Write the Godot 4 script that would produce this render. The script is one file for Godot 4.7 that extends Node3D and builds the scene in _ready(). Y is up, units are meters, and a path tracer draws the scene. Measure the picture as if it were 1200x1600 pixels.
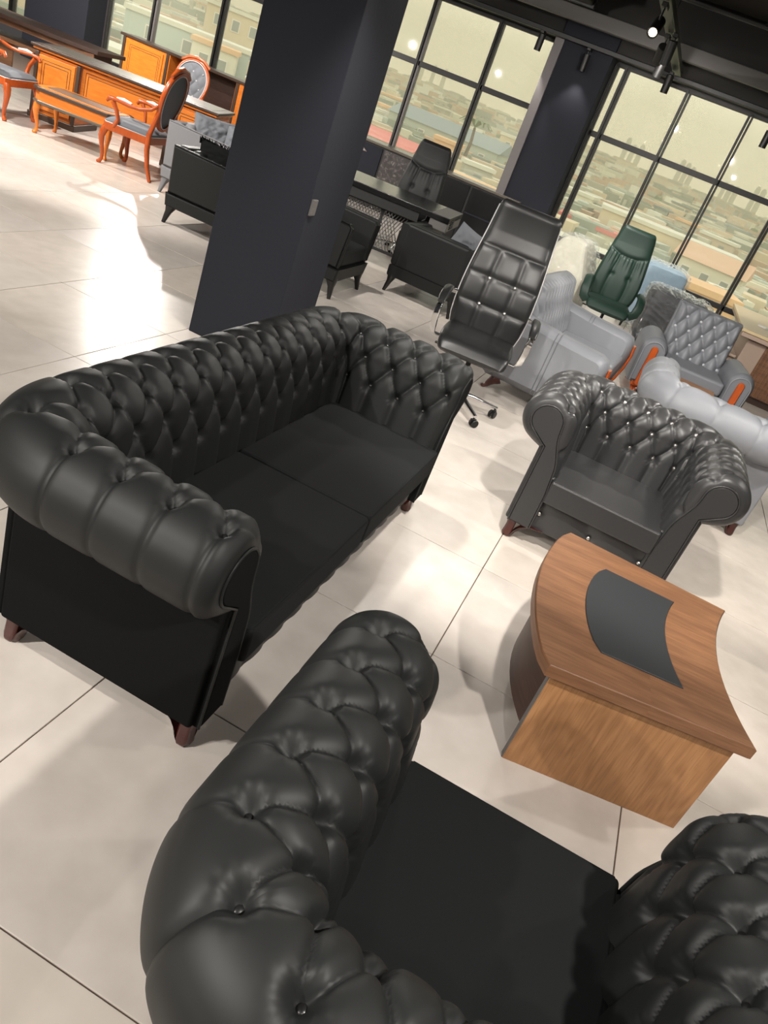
extends Node3D

# ------------------------------------------------------------------ geometry
class Geo:
	var v := PackedVector3Array()
	var n := PackedVector3Array()
	var u := PackedVector2Array()
	var i := PackedInt32Array()

	func add(o: Geo, t := Transform3D()) -> Geo:
		var b := v.size()
		var nb := t.basis.inverse().transposed()
		for k in o.v.size():
			v.append(t * o.v[k])
			n.append((nb * o.n[k]).normalized())
		u.append_array(o.u)
		var flip := t.basis.determinant() < 0.0
		for k in range(0, o.i.size(), 3):
			i.append(o.i[k] + b)
			i.append(o.i[k + (2 if flip else 1)] + b)
			i.append(o.i[k + (1 if flip else 2)] + b)
		return self

	func fix() -> Geo:
		var c := Vector3.ZERO
		for p in v: c += p
		c /= maxf(1, v.size())
		var s := 0.0
		for k in range(0, i.size(), 3):
			s += (v[i[k]] - c).dot((v[i[k + 1]] - c).cross(v[i[k + 2]] - c))
		if s < 0.0: turn()
		return self

	func turn() -> void:
		for k in range(0, i.size(), 3):
			var t := i[k + 1]
			i[k + 1] = i[k + 2]
			i[k + 2] = t
		for k in n.size(): n[k] = -n[k]

	func grid(P: PackedVector3Array, a: int, b: int, wa := false, wb := false) -> Geo:
		var base := v.size()
		for x in a:
			for y in b:
				var x0 := x - 1
				var x1 := x + 1
				var y0 := y - 1
				var y1 := y + 1
				if wa:
					x0 = (x0 + a) % a
					x1 = x1 % a
				else:
					x0 = maxi(x0, 0)
					x1 = mini(x1, a - 1)
				if wb:
					y0 = (y0 + b) % b
					y1 = y1 % b
				else:
					y0 = maxi(y0, 0)
					y1 = mini(y1, b - 1)
				var du := P[x1 * b + y] - P[x0 * b + y]
				var dv := P[x * b + y1] - P[x * b + y0]
				var nn := du.cross(dv)
				if nn.length_squared() < 1e-16:
					# a pole: take the direction from a neighbour ring
					var xi := x1 if x0 == x else x0
					nn = (P[x * b + y] - P[xi * b + y]) + (P[x * b + y] - P[xi * b + (y + b / 2) % b])
					if (wb == false): nn = Vector3.UP
				v.append(P[x * b + y])
				n.append(nn.normalized())
				u.append(Vector2(float(x) / maxf(1, a - 1), float(y) / maxf(1, b - 1)))
		for x in (a if wa else a - 1):
			for y in (b if wb else b - 1):
				var p := base + x * b + y
				var q := base + ((x + 1) % a) * b + y
				var r := base + ((x + 1) % a) * b + (y + 1) % b
				var s := base + x * b + (y + 1) % b
				i.append_array([p, q, r, p, r, s])
		return self

	func cap(pts: PackedVector3Array, nn: Vector3) -> Geo:
		var bx := (Vector3.UP if absf(nn.y) < 0.9 else Vector3.RIGHT).cross(nn).normalized()
		var by := nn.cross(bx)
		var flat := PackedVector2Array()
		for p in pts: flat.append(Vector2(p.dot(bx), p.dot(by)))
		var t := Geometry2D.triangulate_polygon(flat)
		var b := v.size()
		for k in pts.size():
			v.append(pts[k])
			n.append(nn)
			u.append(flat[k])
		for k in range(0, t.size(), 3):
			var A := pts[t[k]]
			var f := (pts[t[k + 1]] - A).cross(pts[t[k + 2]] - A)
			if f.dot(nn) >= 0: i.append_array([b + t[k], b + t[k + 1], b + t[k + 2]])
			else: i.append_array([b + t[k], b + t[k + 2], b + t[k + 1]])
		return self

	func mesh() -> ArrayMesh:
		var a := []
		a.resize(Mesh.ARRAY_MAX)
		a[Mesh.ARRAY_VERTEX] = v
		a[Mesh.ARRAY_NORMAL] = n
		a[Mesh.ARRAY_TEX_UV] = u
		var r := PackedInt32Array()
		r.resize(i.size())
		for k in range(0, i.size(), 3):
			r[k] = i[k]
			r[k + 1] = i[k + 2]
			r[k + 2] = i[k + 1]
		a[Mesh.ARRAY_INDEX] = r
		var m := ArrayMesh.new()
		m.add_surface_from_arrays(Mesh.PRIMITIVE_TRIANGLES, a)
		return m


func V(x: float, y: float, z: float) -> Vector3: return Vector3(x, y, z)
func T(p: Vector3) -> Transform3D: return Transform3D(Basis(), p)
func TR(p: Vector3, e: Vector3) -> Transform3D: return Transform3D(Basis.from_euler(e), p)

# a box with rounded edges (k rings of rounding)
func rbox(s: Vector3, c := Vector3.ZERO, r := 0.01, k := 2) -> Geo:
	var g := Geo.new()
	var h := s * 0.5
	r = minf(r, minf(h.x, minf(h.y, h.z)) * 0.98)
	var core := h - Vector3.ONE * r
	for ax in 3:
		for sg in [-1.0, 1.0]:
			var b := (ax + 1) % 3
			var d := (ax + 2) % 3
			var cb := []
			var cd := []
			for j in k + 1:
				cb.append(-h[b] + r * j / k)
				cd.append(-h[d] + r * j / k)
			for j in k + 1:
				cb.append(core[b] + r * j / k)
				cd.append(core[d] + r * j / k)
			var base := g.v.size()
			for x in cb:
				for y in cd:
					var q := Vector3.ZERO
					q[ax] = h[ax] * sg
					q[b] = x
					q[d] = y
					var o := q.clamp(-core, core)
					var nn := (q - o).normalized()
					g.v.append(c + o + nn * r)
					g.n.append(nn)
					g.u.append(Vector2(x, y))
			var m := cb.size()
			for x in m - 1:
				for y in m - 1:
					var p := base + x * m + y
					if sg > 0: g.i.append_array([p, p + m, p + m + 1, p, p + m + 1, p + 1])
					else: g.i.append_array([p, p + m + 1, p + m, p, p + 1, p + m + 1])
	return g

# a plain sharp box of 12 triangles
func box(s: Vector3, c := Vector3.ZERO) -> Geo:
	var g := Geo.new()
	var h := s * 0.5
	for ax in 3:
		for sg in [-1.0, 1.0]:
			var nn := Vector3.ZERO
			nn[ax] = sg
			var e := Vector3.ZERO
			e[(ax + 1) % 3] = h[(ax + 1) % 3]
			var f := Vector3.ZERO
			f[(ax + 2) % 3] = h[(ax + 2) % 3]
			var o := c + nn * h[ax]
			g.cap(PackedVector3Array([o - e - f, o + e - f, o + e + f, o - e + f]), nn)
	return g

# polygon (x, y) extruded along z, edges bevelled
func prism(poly: PackedVector2Array, depth: float, bevel := 0.0, soft := 40.0) -> Geo:
	if Geometry2D.is_polygon_clockwise(poly) == false:
		poly = poly.duplicate()
	var area := 0.0
	var m := poly.size()
	for k in m: area += poly[k].cross(poly[(k + 1) % m])
	if area < 0: poly.reverse()
	var en := PackedVector2Array()
	for k in m:
		var d := (poly[(k + 1) % m] - poly[k]).normalized()
		en.append(Vector2(d.y, -d.x))
	var inner := PackedVector2Array()
	for k in m:
		var a := en[(k + m - 1) % m]
		var b := en[k]
		inner.append(poly[k] - (a + b) / maxf(0.5, 1.0 + a.dot(b)) * bevel)
	var g := Geo.new()
	var h := depth * 0.5
	var rings := [[poly, -h, 0.0], [poly, h, 0.0]] if bevel <= 0 else [[inner, -h, -0.7], [poly, -h + bevel, 0.0], [poly, h - bevel, 0.0], [inner, h, 0.7]]
	for k in m:
		var k2 := (k + 1) % m
		var na := en[k]
		var nb := en[k]
		if en[(k + m - 1) % m].dot(en[k]) > cos(deg_to_rad(soft)): na = (en[(k + m - 1) % m] + en[k]).normalized()
		if en[k2].dot(en[k]) > cos(deg_to_rad(soft)): nb = (en[k2] + en[k]).normalized()
		var base := g.v.size()
		for r in rings:
			var w: float = sqrt(1.0 - r[2] * r[2])
			g.v.append(Vector3(r[0][k].x, r[0][k].y, r[1]))
			g.n.append(Vector3(na.x * w, na.y * w, r[2]))
			g.v.append(Vector3(r[0][k2].x, r[0][k2].y, r[1]))
			g.n.append(Vector3(nb.x * w, nb.y * w, r[2]))
			g.u.append(Vector2(k, r[1]))
			g.u.append(Vector2(k + 1, r[1]))
		for r in rings.size() - 1:
			var p := base + r * 2
			g.i.append_array([p, p + 1, p + 3, p, p + 3, p + 2])
	for s in [0, rings.size() - 1]:
		var pts := PackedVector3Array()
		for q in rings[s][0]: pts.append(Vector3(q.x, q.y, rings[s][1]))
		g.cap(pts, V(0, 0, -1 if s == 0 else 1))
	return g

# a tube through points; radii: one Vector2 (or more) across; e > 2 makes the section squarer
func tube(pts: Array, radii: Array, seg := 10, e := 2.0, hint := Vector3.UP, closed := false, caps := true) -> Geo:
	var P := PackedVector3Array()
	var m := pts.size()
	var side := Vector3.ZERO
	var frames := []
	for k in m:
		var t: Vector3
		if closed: t = (pts[(k + 1) % m] - pts[(k + m - 1) % m]).normalized()
		else: t = (pts[mini(k + 1, m - 1)] - pts[maxi(k - 1, 0)]).normalized()
		if k == 0:
			if absf(t.dot(hint)) > 0.95: hint = Vector3.RIGHT if absf(t.x) < 0.9 else Vector3.BACK
			side = t.cross(hint).normalized()
		else: side = (side - t * side.dot(t)).normalized()
		var up := side.cross(t)
		frames.append([side, up, t])
		var r = radii[mini(k, radii.size() - 1)]
		var rr := Vector2(r, r) if r is float or r is int else Vector2(r.x, r.y)
		for j in seg:
			var a := TAU * j / seg
			var cx := signf(cos(a)) * pow(absf(cos(a)), 2.0 / e)
			var cy := signf(sin(a)) * pow(absf(sin(a)), 2.0 / e)
			P.append(pts[k] + side * cx * rr.x + up * cy * rr.y)
	var g := Geo.new()
	g.grid(P, m, seg, closed, true)
	if not closed and caps:
		for k in [0, m - 1]:
			var ring := PackedVector3Array()
			for j in seg: ring.append(P[k * seg + j])
			g.cap(ring, frames[k][2] * (-1.0 if k == 0 else 1.0))
	return g.fix()

# profile (r, y) turned round y
func lathe(prof: Array, seg := 20) -> Geo:
	var P := PackedVector3Array()
	for q in prof:
		for j in seg:
			var a := TAU * j / seg
			P.append(V(q[0] * cos(a), q[1], q[0] * sin(a)))
	return Geo.new().grid(P, prof.size(), seg, false, true).fix()

func cyl(r: float, h: float, c := Vector3.ZERO, seg := 16, b := 0.003) -> Geo:
	var g := lathe([[0.0001, -h / 2], [r - b, -h / 2], [r - b, -h / 2], [r, -h / 2 + b], [r, -h / 2 + b], [r, h / 2 - b], [r, h / 2 - b], [r - b, h / 2], [r - b, h / 2], [0.0001, h / 2]], seg)
	for k in g.v.size(): g.v[k] += c
	return g

# a padded slab: stations [centre, right, out, half width, half thickness]; push(x, t) lifts the front
func pad(st: Array, seg := 32, e := 4.0, push = null) -> Geo:
	var P := PackedVector3Array()
	var m := st.size()
	for k in m:
		var s: Array = st[k]
		for j in seg:
			# even steps across the front, then across the back
			var f := 2.0 * j / seg
			var q := 1.0 - 2.0 * (f if f < 1.0 else f - 1.0)
			var cx := q * (1.5 - 0.5 * q * q)
			var cy := pow(maxf(0.0, 1.0 - pow(absf(cx), e)), 1.0 / e)
			if f >= 1.0:
				cx = -cx
				cy = -cy
			var lift := 0.0
			if push != null and f < 1.0: lift = push.call(cx, float(k) / (m - 1)) * minf(1.0, (1.0 - absf(cx)) * 10.0)
			P.append(s[0] + s[1] * cx * s[3] + s[2] * (cy * s[4] + lift))
	var g := Geo.new()
	g.grid(P, m, seg, false, true)
	for k in [0, m - 1]:
		var ring := PackedVector3Array()
		for j in seg: ring.append(P[k * seg + j])
		g.cap(ring, ((st[0][0] - st[1][0]) if k == 0 else (st[m - 1][0] - st[m - 2][0])).normalized())
	return g.fix()

# a soft square cushion with pinched corners, lying in x, y and thick along z
func pillow(w: float, h: float, t: float, wob := 0.0, sd := 1) -> Geo:
	var nz := FastNoiseLite.new()
	nz.seed = sd
	nz.frequency = 6.0
	var g := Geo.new()
	var m := 22
	for sg in [-1.0, 1.0]:
		var P := PackedVector3Array()
		for a in m:
			for b in m:
				var x := -1.0 + 2.0 * a / (m - 1)
				var y := -1.0 + 2.0 * b / (m - 1)
				var f := pow(maxf(0.0, (1 - x * x) * (1 - y * y)), 0.42)
				var sx := 1.0 - 0.07 * (1 - y * y)
				var sy := 1.0 - 0.07 * (1 - x * x)
				P.append(V(x * w / 2 * sx, y * h / 2 * sy, sg * t / 2 * f * (1.0 + wob * nz.get_noise_2d(x * 0.5 + sg, y * 0.5))))
		var q := Geo.new().grid(P, m, m)
		if sg < 0: q.turn()
		g.add(q)
	return g.fix()

# ------------------------------------------------------------------ naming
var used := {}
func numbered(called: String) -> String:
	var k: int = used.get(called, 0)
	used[called] = k + 1
	return called if k == 0 else "%s_%03d" % [called, k]

func part(called: String, g, m: Material, parent: Node3D, label := "") -> MeshInstance3D:
	var o := MeshInstance3D.new()
	o.name = called
	o.mesh = g if g is Mesh else g.mesh()
	o.material_override = m
	var k := 1
	while parent.has_node(NodePath(String(o.name))):
		o.name = "%s_%03d" % [called, k]
		k += 1
	parent.add_child(o, true)
	if label: o.set_meta("label", label)
	return o

func thing(called: String, label: String, category: String, at := Vector3.ZERO, turn := 0.0, group := "") -> Node3D:
	var o := Node3D.new()
	o.name = numbered(called)
	add_child(o, true)
	o.position = at
	o.rotation.y = turn
	tag(o, label, category, group)
	return o

func tag(o: Node, label: String, category: String, group := "") -> Node:
	o.set_meta("label", label)
	o.set_meta("category", category)
	if group: o.set_meta("group", group)
	return o

func single(called: String, g, m: Material, label: String, category: String, at := Vector3.ZERO, turn := 0.0, group := "") -> MeshInstance3D:
	var o := MeshInstance3D.new()
	o.name = numbered(called)
	o.mesh = g if g is Mesh else g.mesh()
	o.material_override = m
	add_child(o, true)
	o.position = at
	o.rotation.y = turn
	tag(o, label, category, group)
	return o

func struct(called: String, g, m: Material) -> MeshInstance3D:
	var o := MeshInstance3D.new()
	o.name = called
	o.mesh = g if g is Mesh else g.mesh()
	o.material_override = m
	add_child(o, true)
	o.set_meta("kind", "structure")
	return o

func copy(o: Node3D, label: String, at: Vector3, turn: float, group := "") -> Node3D:
	var c: Node3D = o.duplicate()
	c.name = numbered(String(o.name).rstrip("0123456789").trim_suffix("_"))
	add_child(c, true)
	c.position = at
	c.rotation.y = turn
	if label: c.set_meta("label", label)
	if group: c.set_meta("group", group)
	return c

# ------------------------------------------------------------------ materials
func mat(c: Color, rough := 0.5, metal := 0.0, spec := 0.5) -> StandardMaterial3D:
	var m := StandardMaterial3D.new()
	m.albedo_color = c
	m.roughness = rough
	m.metallic = metal
	m.metallic_specular = spec
	return m

func noise(freq: float, sd := 1, oct := 3, type := FastNoiseLite.TYPE_SIMPLEX_SMOOTH) -> FastNoiseLite:
	var f := FastNoiseLite.new()
	f.seed = sd
	f.noise_type = type
	f.frequency = freq
	f.fractal_octaves = oct
	return f

func bump(m: StandardMaterial3D, freq: float, strength: float, scale: float, sd := 1, type := FastNoiseLite.TYPE_CELLULAR) -> StandardMaterial3D:
	var t := NoiseTexture2D.new()
	t.width = 256
	t.height = 256
	t.seamless = true
	t.as_normal_map = true
	t.bump_strength = 4.0
	t.noise = noise(freq, sd, 2, type)
	m.normal_enabled = true
	m.normal_texture = t
	m.normal_scale = strength
	m.uv1_triplanar = true
	m.uv1_scale = Vector3.ONE * scale
	return m

# wood with its grain along the picture's width (or height when tall)
func wood_image(dark: Color, light: Color, sd: int, tall := false, swirl := 1.0, size := 512) -> ImageTexture:
	var im := Image.create_empty(size, size, false, Image.FORMAT_RGB8)
	var big := noise(0.0045, sd, 2)
	var fib := noise(0.03, sd + 5, 3)
	var fine := noise(0.11, sd + 9, 2)
	for y in size:
		for x in size:
			var w := big.get_noise_2d(x * 0.55, y * 2.2) * 6.0 * swirl
			var ring := 0.5 + 0.5 * sin((y * 0.045 + w) * 2.0)
			var f := fib.get_noise_2d(x * 0.22, y * 3.2) * 0.5 + 0.5
			var h := fine.get_noise_2d(x * 0.1, y * 3.0) * 0.5 + 0.5
			var t := clampf(ring * 0.22 + f * 0.55 + h * 0.35 - 0.1, 0, 1)
			var c := dark.lerp(light, t)
			if h < 0.28: c = c.lerp(dark, 0.35)
			if tall: im.set_pixel(y, x, c)
			else: im.set_pixel(x, y, c)
	return ImageTexture.create_from_image(im)

func wood(dark: Color, light: Color, sd: int, rough: float, tall := false, scale := 1.2, swirl := 1.0) -> StandardMaterial3D:
	var m := mat(Color.WHITE, rough)
	m.albedo_texture = wood_image(dark, light, sd, tall, swirl)
	m.uv1_triplanar = true
	m.uv1_scale = Vector3.ONE * scale
	return m

var M := {}

func _ready() -> void:
	# camera: 26 mm equivalent phone lens held at eye height and rolled
	var cam := Camera3D.new()
	cam.name = "camera"
	cam.fov = rad_to_deg(2.0 * atan(800.0 / 1197.1))
	cam.near = 0.05
	cam.far = 4000.0
	add_child(cam)
	cam.transform = Transform3D(Basis(V(0.87481, 0.33048, -0.35424), V(-0.45153, 0.82120, -0.34894), V(0.17559, 0.46521, 0.86761)).orthonormalized(), V(0, 1.745, 0))
	cam.current = true
	# overcast evening sky and exposure
	var sm := ProceduralSkyMaterial.new()
	sm.sky_top_color = Color(0.86, 0.87, 0.84)
	sm.sky_horizon_color = Color(0.955, 0.92, 0.765)
	sm.sky_curve = 0.16
	sm.ground_horizon_color = Color(0.80, 0.77, 0.66)
	sm.ground_bottom_color = Color(0.5, 0.48, 0.42)
	sm.sky_energy_multiplier = 1.42
	sm.sun_angle_max = 0.0
	var sky := Sky.new()
	sky.sky_material = sm
	var env := Environment.new()
	env.background_mode = Environment.BG_SKY
	env.sky = sky
	env.ambient_light_source = Environment.AMBIENT_SOURCE_SKY
	env.tonemap_mode = Environment.TONE_MAPPER_LINEAR
	env.tonemap_exposure = 1.0
	env.volumetric_fog_enabled = true
	env.volumetric_fog_density = 0.0
	env.sdfgi_enabled = true
	env.ssao_enabled = true
	env.ssil_enabled = true
	var we := WorldEnvironment.new()
	we.name = "environment"
	we.environment = env
	add_child(we)
	materials()
	# the showroom's track spotlights: [head, aimed at, energy, half cone, label]
	tracks()
	room()
	windows()
	# big things first
	var sofa := chesterfield("chesterfield_sofa", "large black button-tufted sofa with rolled arms and two flat fabric seats", "sofa", 1.70, 0.55, 0.142, 5.7, 2, "fabric", V(-0.55, 0, -2.42), PI / 2)
	chesterfield("chesterfield_armchair", "black tufted armchair in the foreground cut off by the bottom of the photo", "armchair", 0.53, 0.655, 0.135, 1.8, 1, "fabric", V(0.275, 0, -1.42), PI, 1.2, 0.0054)
	chesterfield("chesterfield_armchair", "shiny black leather armchair with silvery buttons behind the small wooden table", "armchair", 0.54, 0.56, 0.135, 1.7, 1, "leather", V(0.28, 0, -3.61), 0.0, 0.8, 0.0058)
	chesterfield("chesterfield_armchair", "light grey leather rolled armchair seen from behind, past the shiny black armchair", "armchair", 0.58, 0.56, 0.26, 0.9, 1, "grey", V(0.78, 0, -5.87), PI)
	small_desk()
	office_chairs()
	grey_group()
	box_chairs()
	black_desk()
	orange_set()
	wrapped()
	counter()
	city()

func materials() -> void:
	M.leather = bump(mat(Color(0.105, 0.110, 0.109), 0.53, 0, 0.36), 0.2, 0.06, 20.0)
	M.leather_exec = bump(mat(Color(0.105, 0.107, 0.108), 0.38, 0, 0.5), 0.2, 0.05, 20.0)
	M.leather_shiny = bump(mat(Color(0.175, 0.175, 0.177), 0.40, 0, 0.5), 0.2, 0.06, 20.0)
	M.fabric = bump(mat(Color(0.105, 0.110, 0.113), 0.9, 0, 0.25), 0.2, 0.4, 16.0)
	M.felt = bump(mat(Color(0.08, 0.083, 0.083), 0.95, 0, 0.15), 0.2, 0.4, 16.0)
	M.grey_leather = bump(mat(Color(0.485, 0.495, 0.515), 0.48), 0.16, 0.2, 9.0)
	M.grey_dark = bump(mat(Color(0.40, 0.41, 0.43), 0.5), 0.16, 0.2, 9.0)
	M.grey_fabric = bump(mat(Color(0.42, 0.43, 0.45), 0.8, 0, 0.3), 0.2, 0.5, 10.0)
	M.grey_sofa = bump(mat(Color(0.46, 0.46, 0.47), 0.7, 0, 0.3), 0.2, 0.4, 10.0)
	M.green = bump(mat(Color(0.10, 0.195, 0.16), 0.5), 0.09, 0.25, 9.0)
	M.button_dark = mat(Color(0.10, 0.10, 0.10), 0.35)
	M.button_metal = mat(Color(0.75, 0.74, 0.72), 0.28, 0.9)
	M.button_grey = mat(Color(0.62, 0.63, 0.65), 0.35)
	M.foot = mat(Color(0.25, 0.11, 0.09), 0.28)
	M.foot_dark = mat(Color(0.055, 0.05, 0.048), 0.4)
	M.chrome = mat(Color(0.86, 0.86, 0.86), 0.12, 1.0)
	M.steel = mat(Color(0.62, 0.62, 0.62), 0.3, 1.0)
	M.black_plastic = mat(Color(0.06, 0.06, 0.06), 0.45)
	M.black_metal = mat(Color(0.085, 0.083, 0.082), 0.45)
	M.piping_light = mat(Color(0.75, 0.75, 0.74), 0.35)
	M.walnut = wood(Color(0.36, 0.24, 0.16), Color(0.55, 0.395, 0.275), 11, 0.5, false, 1.1, 0.35)
	M.oak = wood(Color(0.50, 0.345, 0.215), Color(0.70, 0.52, 0.35), 31, 0.5, true, 1.0, 1.5)
	M.walnut_dark = wood(Color(0.15, 0.085, 0.055), Color(0.26, 0.155, 0.105), 17, 0.55, false, 1.2)
	M.orange = wood(Color(0.74, 0.39, 0.13), Color(0.86, 0.52, 0.20), 41, 0.3, false, 1.5, 0.6)
	M.orange_red = wood(Color(0.58, 0.245, 0.095), Color(0.71, 0.34, 0.14), 47, 0.25, true, 2.0, 0.6)
	M.olive_top = mat(Color(0.33, 0.31, 0.27), 0.32)
	M.dark_trim = mat(Color(0.25, 0.19, 0.15), 0.4)
	M.inlay = mat(Color(0.16, 0.09, 0.05), 0.5)
	M.desk_pad = bump(mat(Color(0.15, 0.158, 0.168), 0.55), 0.12, 0.2, 14.0)
	M.column = bump(mat(Color(0.155, 0.16, 0.185), 0.8, 0, 0.25), 0.03, 0.06, 3.0, 3, FastNoiseLite.TYPE_SIMPLEX)
	M.ceiling = bump(mat(Color(0.22, 0.21, 0.20), 0.9, 0, 0.2), 0.02, 0.1, 1.0, 4, FastNoiseLite.TYPE_SIMPLEX)
	M.beam = mat(Color(0.20, 0.195, 0.19), 0.8, 0, 0.3)
	M.steel_beam = mat(Color(0.34, 0.33, 0.32), 0.6)
	M.frame = mat(Color(0.10, 0.095, 0.09), 0.5)
	M.frame_light = mat(Color(0.38, 0.36, 0.36), 0.45)
	M.wall = mat(Color(0.72, 0.70, 0.67), 0.9)
	M.wall_dark = mat(Color(0.25, 0.25, 0.26), 0.85)
	M.glass = mat(Color(0.93, 0.95, 0.88, 0.06), 0.02)
	M.glass.transparency = BaseMaterial3D.TRANSPARENCY_ALPHA
	M.film = mat(Color(0.95, 0.97, 1.0, 0.05), 0.10)
	M.film.transparency = BaseMaterial3D.TRANSPARENCY_ALPHA
	M.film_fold = mat(Color(0.86, 0.87, 0.88), 0.2, 0, 0.8)
	M.wrap = []
	for k in 3:
		var wm := bump(mat([Color(0.13, 0.13, 0.135), Color(0.42, 0.48, 0.52), Color(0.36, 0.36, 0.35)][k], 0.13, 0, 1.0), 0.05, 2.0, 1.0, 12 + k, FastNoiseLite.TYPE_SIMPLEX)
		wm.uv1_scale = V(2.2, 5.0, 2.2)
		M.wrap.append(wm)
	M.black_gloss = mat(Color(0.055, 0.055, 0.057), 0.25)
	M.black_matte = mat(Color(0.06, 0.06, 0.06), 0.6)
	M.white_gloss = mat(Color(0.80, 0.80, 0.77), 0.35)
	# porcelain floor tiles in three close tones
	var cloud := NoiseTexture2D.new()
	cloud.width = 512
	cloud.height = 512
	cloud.seamless = true
	cloud.noise = noise(0.012, 8, 4)
	var ramp := Gradient.new()
	ramp.set_color(0, Color(0.94, 0.935, 0.93))
	ramp.set_color(1, Color(1, 1, 1))
	cloud.color_ramp = ramp
	M.tile = []
	for k in 3:
		var t := mat([Color(0.80, 0.77, 0.735), Color(0.79, 0.76, 0.73), Color(0.81, 0.775, 0.735)][k], [0.28, 0.31, 0.27][k], 0, 0.4)
		t.albedo_texture = cloud
		t.uv1_triplanar = true
		t.uv1_world_triplanar = true
		t.uv1_scale = Vector3.ONE * 0.9
		t.uv1_offset = V(k * 0.37, k * 0.21, k * 0.13)
		M.tile.append(t)
	M.grout = mat(Color(0.36, 0.30, 0.26), 0.9)
	# marble laminate
	var mt := NoiseTexture2D.new()
	mt.width = 256
	mt.height = 256
	var f := noise(0.02, 6, 4)
	f.fractal_type = FastNoiseLite.FRACTAL_RIDGED
	f.domain_warp_enabled = true
	f.domain_warp_amplitude = 40
	mt.noise = f
	var rg := Gradient.new()
	rg.set_color(0, Color(0.20, 0.19, 0.19))
	rg.set_color(1, Color(0.72, 0.70, 0.68))
	rg.add_point(0.72, Color(0.27, 0.26, 0.26))
	mt.color_ramp = rg
	M.marble = mat(Color.WHITE, 0.3)
	M.marble.albedo_texture = mt
	M.marble.uv1_triplanar = true
	M.marble.uv1_scale = Vector3.ONE * 1.6

# ------------------------------------------------------------------ lamps
func spot(at: Vector3, aim: Vector3, energy: float, cone: float, label: String, rail_y := 2.95) -> void:
	var t := thing("track_spotlight", label, "spotlight", at, 0.0, "black cylinder spotlights on the ceiling tracks")
	var d := (aim - at).normalized()
	var b := Basis.looking_at(d, V(0.01, 0, 1) if absf(d.y) > 0.95 else Vector3.UP)
	# barrel along -z of b, its face just ahead of the origin
	var body := lathe([[0.0001, -0.13], [0.042, -0.13], [0.046, -0.126], [0.046, 0.07], [0.042, 0.072], [0.038, 0.06], [0.0001, 0.06]], 20)
	var tilt := Transform3D(b * Basis(Vector3.RIGHT, -PI / 2), Vector3.ZERO)
	part("barrel", Geo.new().add(body, tilt), M.black_metal, t)
	var lens := lathe([[0.0001, 0.0615], [0.033, 0.0615], [0.033, 0.064], [0.0001, 0.064]], 16)
	var lm := mat(Color(1, 0.95, 0.86), 0.4)
	lm.emission_enabled = true
	lm.emission = Color(1.0, 0.93, 0.82)
	lm.emission_energy_multiplier = 6.0
	part("lamp_lens", Geo.new().add(lens, tilt), lm, t)
	var back := -d * 0.03
	var top := V(back.x, rail_y - at.y, back.z)
	part("yoke", tube([back + V(0.0, 0.03, 0), top], [0.009], 8), M.black_metal, t)
	part("track_adapter", rbox(V(0.05, 0.035, 0.16), top + V(0, -0.005, 0), 0.006), M.black_metal, t)
	var l := SpotLight3D.new()
	l.name = "beam"
	l.light_color = Color(1.0, 0.975, 0.945)
	l.light_energy = energy
	l.spot_angle = cone
	l.spot_angle_attenuation = 0.45
	l.spot_range = 30.0
	l.spot_attenuation = 2.0
	l.light_size = 0.05
	l.shadow_enabled = true
	t.add_child(l)
	l.transform = Transform3D(b, d * 0.085)

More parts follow.
